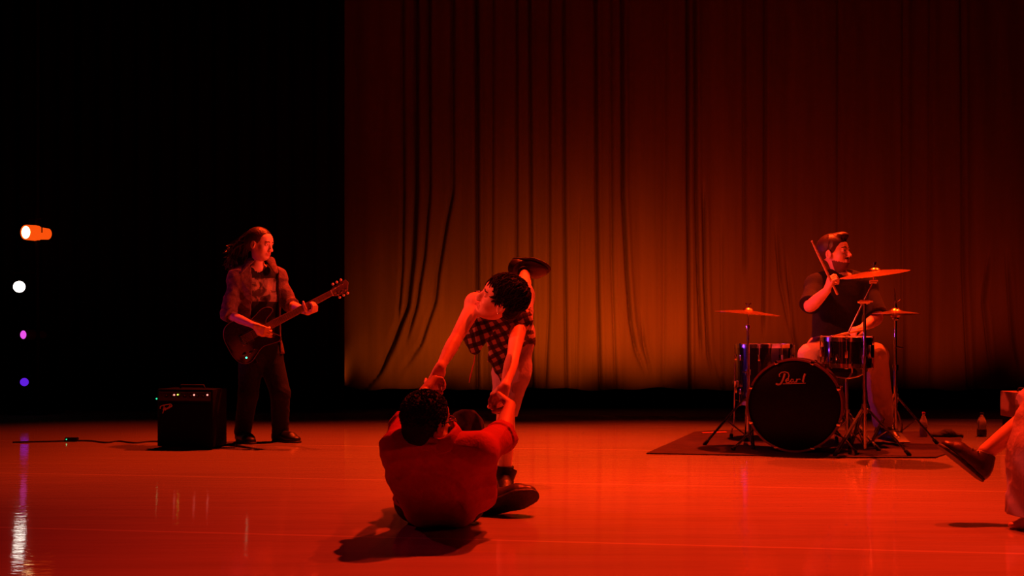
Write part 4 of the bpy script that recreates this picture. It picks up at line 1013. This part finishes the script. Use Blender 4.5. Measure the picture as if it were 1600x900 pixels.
def kick():
    c = P(1241, 634, 7.22); ax = nrm(V(.34, 1, 0)); base = c*V(1, 1, 0)
    c = V(c[0], c[1], .3105+RZ); t = thing('bass_drum', 'large black bass drum on its side, brand script on its front head', 'drum', base)
    r = .296
    drum(t, c, ax, r, .33, M['drum_black'], (M['drum_head'], M['head_white']), M['hoop_black'], 8, .022, True)
    # spurs
    u = nrm(np.cross(ax, V(0, 0, 1)))
    for sg in (-1, 1):
        p0 = c+ax*.10+u*sg*.24-V(0, 0, .14); p1 = V(*(c+ax*(-.02)+u*sg*.40)); p1[2] = RZ+.008
        s_ = MB().tube([p0, p1], .008, 10).build('spur', M['chrome'], t); MB().lathe([(0, -.004), (.014, -.004), (.014, .012), (.008, .02)], p1, p0-p1, 14).build('rubber_foot', M['rubber'], s_)
    x = u if u[0] > 0 else -u
    def T(px, py): return c-ax*.0065+x*((px-1241)/232)+V(0, 0, (634-py)/232+.0)
    st = [[(540, 200), (515, 300), (480, 400), (440, 480), (400, 530), (340, 545), (270, 515)], [(400, 290), (375, 290), (375, 230), (440, 165), (550, 150), (640, 180), (672, 260), (640, 350), (565, 405)],
          [(580, 428), (655, 408), (655, 365), (605, 362), (566, 425), (592, 484), (660, 478), (700, 440)], [(795, 385), (750, 372), (712, 420), (735, 478), (785, 450), (803, 375), (800, 450), (840, 468), (870, 440)],
          [(905, 360), (885, 470)], [(888, 430), (930, 372), (990, 368), (1000, 390)], [(1145, 200), (1110, 300), (1078, 430), (1110, 458)], [(480, 520), (1160, 490)]]
    wd_ = [.0085, .005, .0055, .0055, .006, .005, .0085, .004]
    b = MB()
    for s_, r_ in zip(st, wd_): b.tube([T(1200+a/20, 575+q/20) for a, q in s_], r_*.8, 6)
    b.build('script_lettering', M['letter'], t)
    # pedal behind
    pb = c+ax*.40; pb = V(pb[0], pb[1], RZ)
    p = thing('bass_drum_pedal', 'metal foot pedal behind the bass drum', 'pedal', pb)
    R_ = np.stack([np.cross(ax, V(0, 0, 1)), ax, V(0, 0, 1)], 1)
    MB().box(pb+ax*.16+V(0, 0, .008), (.09, .30, .010), R_, .003).build('base_plate', M['chrome_d'], p)
    tilt = nrm(ax*1-V(0, 0, .25)); R2 = np.stack([R_[:, 0], tilt, np.cross(R_[:, 0], tilt)], 1)
    MB().box(pb+ax*.17+V(0, 0, .05), (.075, .26, .008), R2, .003).build('footboard', M['chrome_d'], p)
    for sg in (-1, 1): MB().tube([pb+R_[:, 0]*sg*.05+V(0, 0, .01), pb+R_[:, 0]*sg*.045+V(0, 0, .19)], .008, 8).build('post', M['chrome'], p)
    q = MB(); q.tube([pb-R_[:, 0]*.06+V(0, 0, .19), pb+R_[:, 0]*.06+V(0, 0, .19)], .006, 8); q.tube([pb+V(0, 0, .19), pb+ax*.02+V(0, 0, .36)], .004, 6); q.build('beater_shaft', M['chrome'], p)
    MB().lathe([(0, -.02), (.02, -.02), (.024, 0), (.02, .02), (0, .02)], pb+ax*.02+V(0, 0, .36), ax, 20).build('beater', M['head_white'], p)
kick()
def floor_tom():
    Y = 8.25; x = (1194-800)/FOC*Y; s = FOC/Y
    z1, z0 = CH-(541-HZ)/s, CH-(628-HZ)/s; c = V(x, Y, z0)
    t = thing('floor_tom', 'deep black floor tom on three legs behind the left cymbal stand', 'drum', (x, Y, RZ))
    drum(t, c, (0, 0, 1), .208, z1-z0, M['drum_black'], (M['head_white'], M['head_white']), M['chrome'], 8)
    for a in (3.35, 5.5, 1.3):
        d = V(math.cos(a), math.sin(a), 0); p = c+d*.245
        l = MB().tube([V(p[0], p[1], z0+.30)-d*.01, V(p[0], p[1], .12), V(p[0], p[1], .07)+d*.015, V(p[0], p[1], RZ+.02)+d*.02], .006, 8).build('leg', M['chrome'], t)
        MB().lathe([(0, 0), (.013, 0), (.013, .028), (.006, .034)], V(p[0], p[1], RZ)+d*.02, (0, 0, 1), 14).build('rubber_foot', M['rubber'], l)
        MB().box(V(p[0], p[1], z0+.14)-d*.02, (.05, .03, .05), np.stack([d, np.cross(V(0, 0, 1), d), V(0, 0, 1)], 1), .006).build('leg_bracket', M['chrome'], t)
floor_tom()
def tripod(t, x, y, hub_z, angs, spread, foot=.0, zc=.0, double=False):
    MB().lathe([(.012, -.03), (.022, -.03), (.022, .03), (.012, .03)], (x, y, hub_z), (0, 0, 1), 16).build('hub', M['chrome'], t)
    for a in angs:
        d = V(math.cos(a), math.sin(a), 0); s_ = V(-d[1], d[0], 0)
        p0 = V(x, y, hub_z)+d*.02; p1 = V(x, y, RZ+.02)+d*spread
        b = MB()
        for o in ((-.007, .007) if double else (0,)): b.tube([p0+s_*o, p1+s_*o], .0065, 8)
        mid = p0*.5+p1*.5; b.tube([mid, V(x, y, max(hub_z-.30, .06))], .0055, 8)
        l = b.build('leg', M['chrome_d'], t)
        MB().lathe([(0, -.028), (.010, -.028), (.014, -.02), (.012, .02), (.006, .026)], p1, p0-p1, 14).build('rubber_foot', M['rubber'], l)
def cymbal(name, c, r, tilt, lab, cat='cymbal', bell=.045, flip=1, hat=False):
    ax = nrm(tilt); t = thing(name, lab, cat, c)
    pr = [(.006, .026), (bell*.5, .023), (bell*.85, .012), (bell, .004), (r*.5, -.004), (r*.8, -.012), (r, -.020)]
    pr2 = [(a, h-.0015) for a, h in pr][::-1]
    MB().lathe([(a, h*flip) for a, h in pr+pr2], c, ax, 72, True).build('plate', M['bronze'], t)
    return t
def crash_left():
    Y = 7.72; x = (1169-800)/FOC*Y; s = FOC/Y; zt = CH-(486-HZ)/s
    t = thing('cymbal_stand', 'straight chrome cymbal stand with tripod legs left of the bass drum', 'stand', (x, Y, RZ))
    MB().tube([(x, Y, .10), (x, Y, .52)], .0125, 14).build('lower_tube', M['chrome'], t); MB().tube([(x, Y, .50), (x, Y, zt-.12)], .0095, 14).build('upper_tube', M['chrome'], t)
    MB().lathe([(.010, 0), (.020, 0), (.020, .04), (.010, .04)], (x, Y, .50), (0, 0, 1), 18).build('clamp', M['chrome'], t)
    MB().tube([(x, Y, .52), (x-.045, Y-.02, .525)], .006, 8).build('wing_nut', M['chrome'], t)
    MB().lathe([(.006, 0), (.016, .005), (.016, .03), (.006, .035)], (x, Y, zt-.13), (0, 0, 1), 16).build('tilter', M['chrome'], t)
    MB().tube([(x, Y, zt-.10), (x, Y, zt+.045)], .004, 8).build('rod', M['chrome'], t)
    MB().lathe([(.004, 0), (.013, .002), (.013, .012), (.004, .014)], (x, Y, zt-.02), (0, 0, 1), 14).build('felt', M['rubber'], t)
    w_ = MB(); w_.lathe([(0, 0), (.010, 0), (.012, .02), (0, .024)], (x, Y, zt+.03), (0, 0, 1), 14); w_.tube([(x-.022, Y, zt+.055), (x, Y, zt+.04), (x+.022, Y, zt+.055)], .005, 8); w_.build('wing_nut', M['chrome'], t)
    tripod(t, x, Y, .345, (3.30, 4.6, 1.4), .31, double=True)
    cymbal('crash_cymbal', V(x, Y, zt), .235, V(.08, -.03, 1), 'crash cymbal on the straight stand above the floor tom')
crash_left()
def crash_boom():
    Y = 7.15; s = FOC/Y; x = (1351-800)/FOC*Y; zj = CH-(472-HZ)/s; cx = (1366-800)/FOC*Y; cz = CH-(424-HZ)/s
    t = thing('cymbal_stand', 'boom cymbal stand with angled arm in front of the seated drummer', 'stand', (x, Y, RZ))
    MB().tube([(x, Y, .04), (x, Y, .62)], .0125, 14).build('lower_tube', M['chrome'], t); MB().tube([(x, Y, .60), (x, Y, zj)], .010, 14).build('upper_tube', M['chrome'], t)
    MB().lathe([(.010, 0), (.020, 0), (.020, .045), (.010, .045)], (x, Y, .60), (0, 0, 1), 18).build('clamp', M['chrome'], t)
    b = MB(); b.lathe([(0, -.03), (.015, -.03), (.015, .03), (0, .03)], (x, Y, zj), (1, 0, 0), 16); b.tube([(x-.05, Y-.01, zj), (x+.05, Y-.01, zj+.004)], .007, 8); b.build('boom_clamp', M['chrome'], t)
    MB().tube([(x-.10, Y+.02, zj-.20), (x-.02, Y, zj-.02), (cx-.008, Y, cz-.075)], .0065, 10).build('boom_arm', M['chrome_d'], t)
    b = MB(); b.lathe([(0, -.022), (.012, -.022), (.012, .022), (0, .022)], (cx-.008, Y, cz-.07), (1, 0, 0), 14); b.tube([(cx-.034, Y-.01, cz-.062), (cx+.02, Y-.01, cz-.062)], .006, 8); b.build('tilter', M['chrome'], t)
    MB().tube([(cx-.006, Y, cz-.07), (cx+.0, Y, cz+.06)], .004, 8).build('rod', M['chrome'], t)
    w_ = MB(); w_.lathe([(0, 0), (.010, 0), (.011, .018), (0, .022)], (cx, Y, cz+.04), (0, 0, 1), 14); w_.tube([(cx-.018, Y, cz+.05), (cx, Y, cz+.045), (cx+.014, Y, cz+.06)], .005, 8); w_.build('wing_nut', M['chrome'], t)
    tripod(t, x, Y, .30, (-.55, 3.7, 1.6), .27, double=True)
    cymbal('crash_cymbal', V(cx, Y, cz), .222, V(-.14, -.075, 1), 'crash cymbal on the boom arm, highest of the kit')
crash_boom()
def hihat():
    Y = 7.85; s = FOC/Y; x = (1399-800)/FOC*Y; z = CH-(489-HZ)/s
    t = thing('hi_hat_stand', 'chrome hi-hat stand at the right end of the drum kit', 'stand', (x, Y, RZ))
    MB().tube([(x, Y, .05), (x, Y, .55)], .014, 14).build('lower_tube', M['chrome'], t); MB().tube([(x, Y, .53), (x, Y, z-.05)], .0105, 14).build('upper_tube', M['chrome'], t)
    MB().lathe([(.011, 0), (.022, 0), (.022, .04), (.011, .04)], (x, Y, .53), (0, 0, 1), 18).build('clamp', M['chrome'], t)
    MB().tube([(x, Y, .70), (x+.05, Y-.02, .69)], .006, 8).build('wing_nut', M['chrome'], t)
    MB().lathe([(.01, 0), (.026, .01), (.026, .02), (.01, .022)], (x, Y, z-.055), (0, 0, 1), 18).build('seat_cup', M['chrome'], t)
    MB().tube([(x, Y, z-.05), (x-.004, Y, z+.18)], .0035, 8).build('pull_rod', M['chrome'], t)
    b = MB(); b.lathe([(.004, 0), (.013, 0), (.013, .022), (.009, .026), (.009, .06), (.004, .062)], (x, Y, z+.03), (0, 0, 1), 16); b.tube([(x, Y, z+.07), (x+.03, Y-.01, z+.10)], .006, 8); b.build('clutch', M['chrome'], t)
    tripod(t, x, Y, .33, (-.42, 3.75, 1.5), .27, double=True)
    fr = MB()
    for sg in (-1, 1): fr.tube([(x+sg*.035, Y-.02, .02), (x+sg*.04, Y-.02, .14), (x+sg*.02, Y, .22), (x, Y, .25)], .007, 8)
    fr.build('frame', M['chrome_d'], t)
    MB().box((x-.03, Y-.14, .07), (.08, .26, .010), np.stack([V(1, 0, 0), nrm(V(0, 1, .28)), np.cross(V(1, 0, 0), nrm(V(0, 1, .28)))], 1), .003).build('footboard', M['chrome_d'], t)
    h = cymbal('hi_hat_cymbals', V(x, Y, z+.012), .176, V(.0, .0, 1), 'pair of hi-hat cymbals clamped on their stand beside the drummer')
    pr = [(.006, -.022), (.03, -.018), (.04, -.006), (.10, -.002), (.174, .006)]
    MB().lathe(pr+[(a, q-.0015) for a, q in pr][::-1], V(x, Y, z-.012), (0, 0, 1), 72, True).build('bottom_plate', M['bronze'], h)
hihat()
def snare():
    Y = 7.52; s = FOC/Y; x = (1323-800)/FOC*Y; z1 = CH-(530-HZ)/s; z0 = CH-(569-HZ)/s; c = V(x, Y, z0)
    t = thing('snare_drum', 'shallow dark snare drum with chrome hoops in front of the drummer\'s lap', 'drum', (x, Y, z0-.02))
    drum(t, c, V(.0, -.03, 1), .172, z1-z0, M['drum_black'], (M['head_white'], M['head_white']), M['chrome'], 10)
    MB().box(c+V(.12, -.135, .09), (.04, .03, .09), rotz(.72), .006).build('strainer', M['chrome'], t)
    st = thing('snare_stand', 'low chrome basket stand holding the snare drum', 'stand', (x, Y, RZ))
    MB().tube([(x, Y, .12), (x, Y, z0-.10)], .011, 12).build('tube', M['chrome'], st)
    for a in (0.4, 2.5, 4.6):
        d = V(math.cos(a), math.sin(a), 0); b = MB().tube([V(x, Y, z0-.10), V(x, Y, z0-.085)+d*.10, V(x, Y, z0-.05)+d*.178, V(x, Y, z0+.01)+d*.192, V(x, Y, z0+.02)+d*.186], .006, 8); b.build('basket_arm', M['chrome'], st)
    tripod(st, x, Y, .24, (5.3, 3.3, 1.2), .25, double=True)
snare()
def throne():
    x, Y = P(1304, 600, 8.1)[0], 8.12; zt = .8-(566-HZ)/FOC*8.1
    t = thing('drum_throne', 'round black padded drum throne under the drummer', 'stool', (x, Y, RZ))
    MB().lathe([(0, 0), (.15, 0), (.17, .02), (.172, .05), (.15, .075), (0, .08)], (x, Y, zt-.12), (0, 0, 1), 48).build('seat', M['rubber'], t)
    MB().tube([(x, Y, .12), (x, Y, zt-.12)], .013, 12).build('post', M['chrome'], t); tripod(t, x, Y, .30, (.3, 2.4, 4.5), .26, double=True)
throne()

# ------------------------------------------------------------------ SMALL THINGS
def bottle(px, py, H, r, lab, capm, label_rng, m='plastic', liquid=True):
    c = G(px, py); t = thing('bottle', lab, 'bottle', c)
    pr = [(0, .004), (r*.8, 0), (r, .01), (r, H*.62), (r*.97, H*.66), (r*.5, H*.84), (r*.36, H*.88), (r*.36, H*.95)]
    MB().lathe(pr, c, (0, 0, 1), 32).build('bottle_body', M[m], t)
    MB().lathe([(0, H), (r*.42, H), (r*.44, H*.985), (r*.44, H*.92), (r*.36, H*.92)], c, (0, 0, 1), 24).build('cap', M[capm], t)
    if label_rng: MB().lathe([(r+.001, H*label_rng[0]), (r+.002, H*label_rng[0]+.002), (r+.002, H*label_rng[1]), (r+.001, H*label_rng[1])], c, (0, 0, 1), 32).build('paper_label', M['label_black'], t)
    if liquid: MB().lathe([(0, .007), (r-.003, .008), (r-.003, H*.45), (0, H*.45)], c, (0, 0, 1), 24).build('drink', M['liquid'], t)
bottle(1534, 682, .185, .033, 'clear bottle with dark lower label standing on the floor right of the rug', 'label_black', (.02, .30), liquid=False)
bottle(1443, 684, .195, .028, 'clear plastic bottle with red cap beside the hi-hat stand', 'cap_red', None)
def lump():
    c = G(1481, 684); t = thing('dark_bag', 'crumpled dark cloth bag lying at the right end of the rug', 'bag', c)
    f = F(c-V(.2, .15, .05), c+V(.2, .15, .15), .004); f.cap(c+V(-.10, 0, .012), c+V(.1, 0, .012), .022, .02, .02).ell(c+V(.0, 0, .025), V(.055, .05, .045), None, .03).ell(c+V(-.07, .02, .015), V(.05, .05, .02), None, .03)
    f.wrinkle(.004, [V(1, .3, .6), V(.3, 1, .2)], 90, 3); f.cut(c+V(0, 0, .001), V(0, 0, -1)); f.mesh('cloth', M['bag'], t)
lump()
def case():
    c = G(1613, 680); t = thing('speaker_case', 'boxy case with pale upper panel and dark base at the right edge', 'case', c)
    MB().box(c+V(0, .12, .235), (.28, .26, .20), None, .012).build('upper_panel', M['case'], t)
    MB().box(c+V(.01, .12, .07), (.27, .25, .135), None, .012).build('base', M['tolex'], t)
    MB().tube([c+V(-.06, .12, .336), c+V(-.05, .12, .36), c+V(.05, .12, .36), c+V(.06, .12, .336)], .008, 8).build('handle', M['rubber'], t)
case()
cable('coiled_cable', [G(1600, 684)+Z_, G(1575, 681)+Z_, G(1556, 682)+Z_, G(1546, 686)+Z_, G(1552, 691)+Z_, G(1568, 692)+Z_, G(1590, 689)+Z_, G(1620, 688)+Z_], .006, 'thin black cable looped on the floor at the right edge')
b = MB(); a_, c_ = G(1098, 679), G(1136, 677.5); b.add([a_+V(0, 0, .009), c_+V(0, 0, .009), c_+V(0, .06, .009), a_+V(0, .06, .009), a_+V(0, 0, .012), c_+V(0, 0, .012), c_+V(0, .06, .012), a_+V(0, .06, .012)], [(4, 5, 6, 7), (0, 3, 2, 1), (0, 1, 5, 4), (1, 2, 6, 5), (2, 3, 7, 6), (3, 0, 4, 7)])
tag(b.build('tape_strip', M['tape'], smooth=False), 'short bright red tape strip on the far left edge of the rug', 'tape')  # seam highlight at the rug edge, put in as a bright red strip
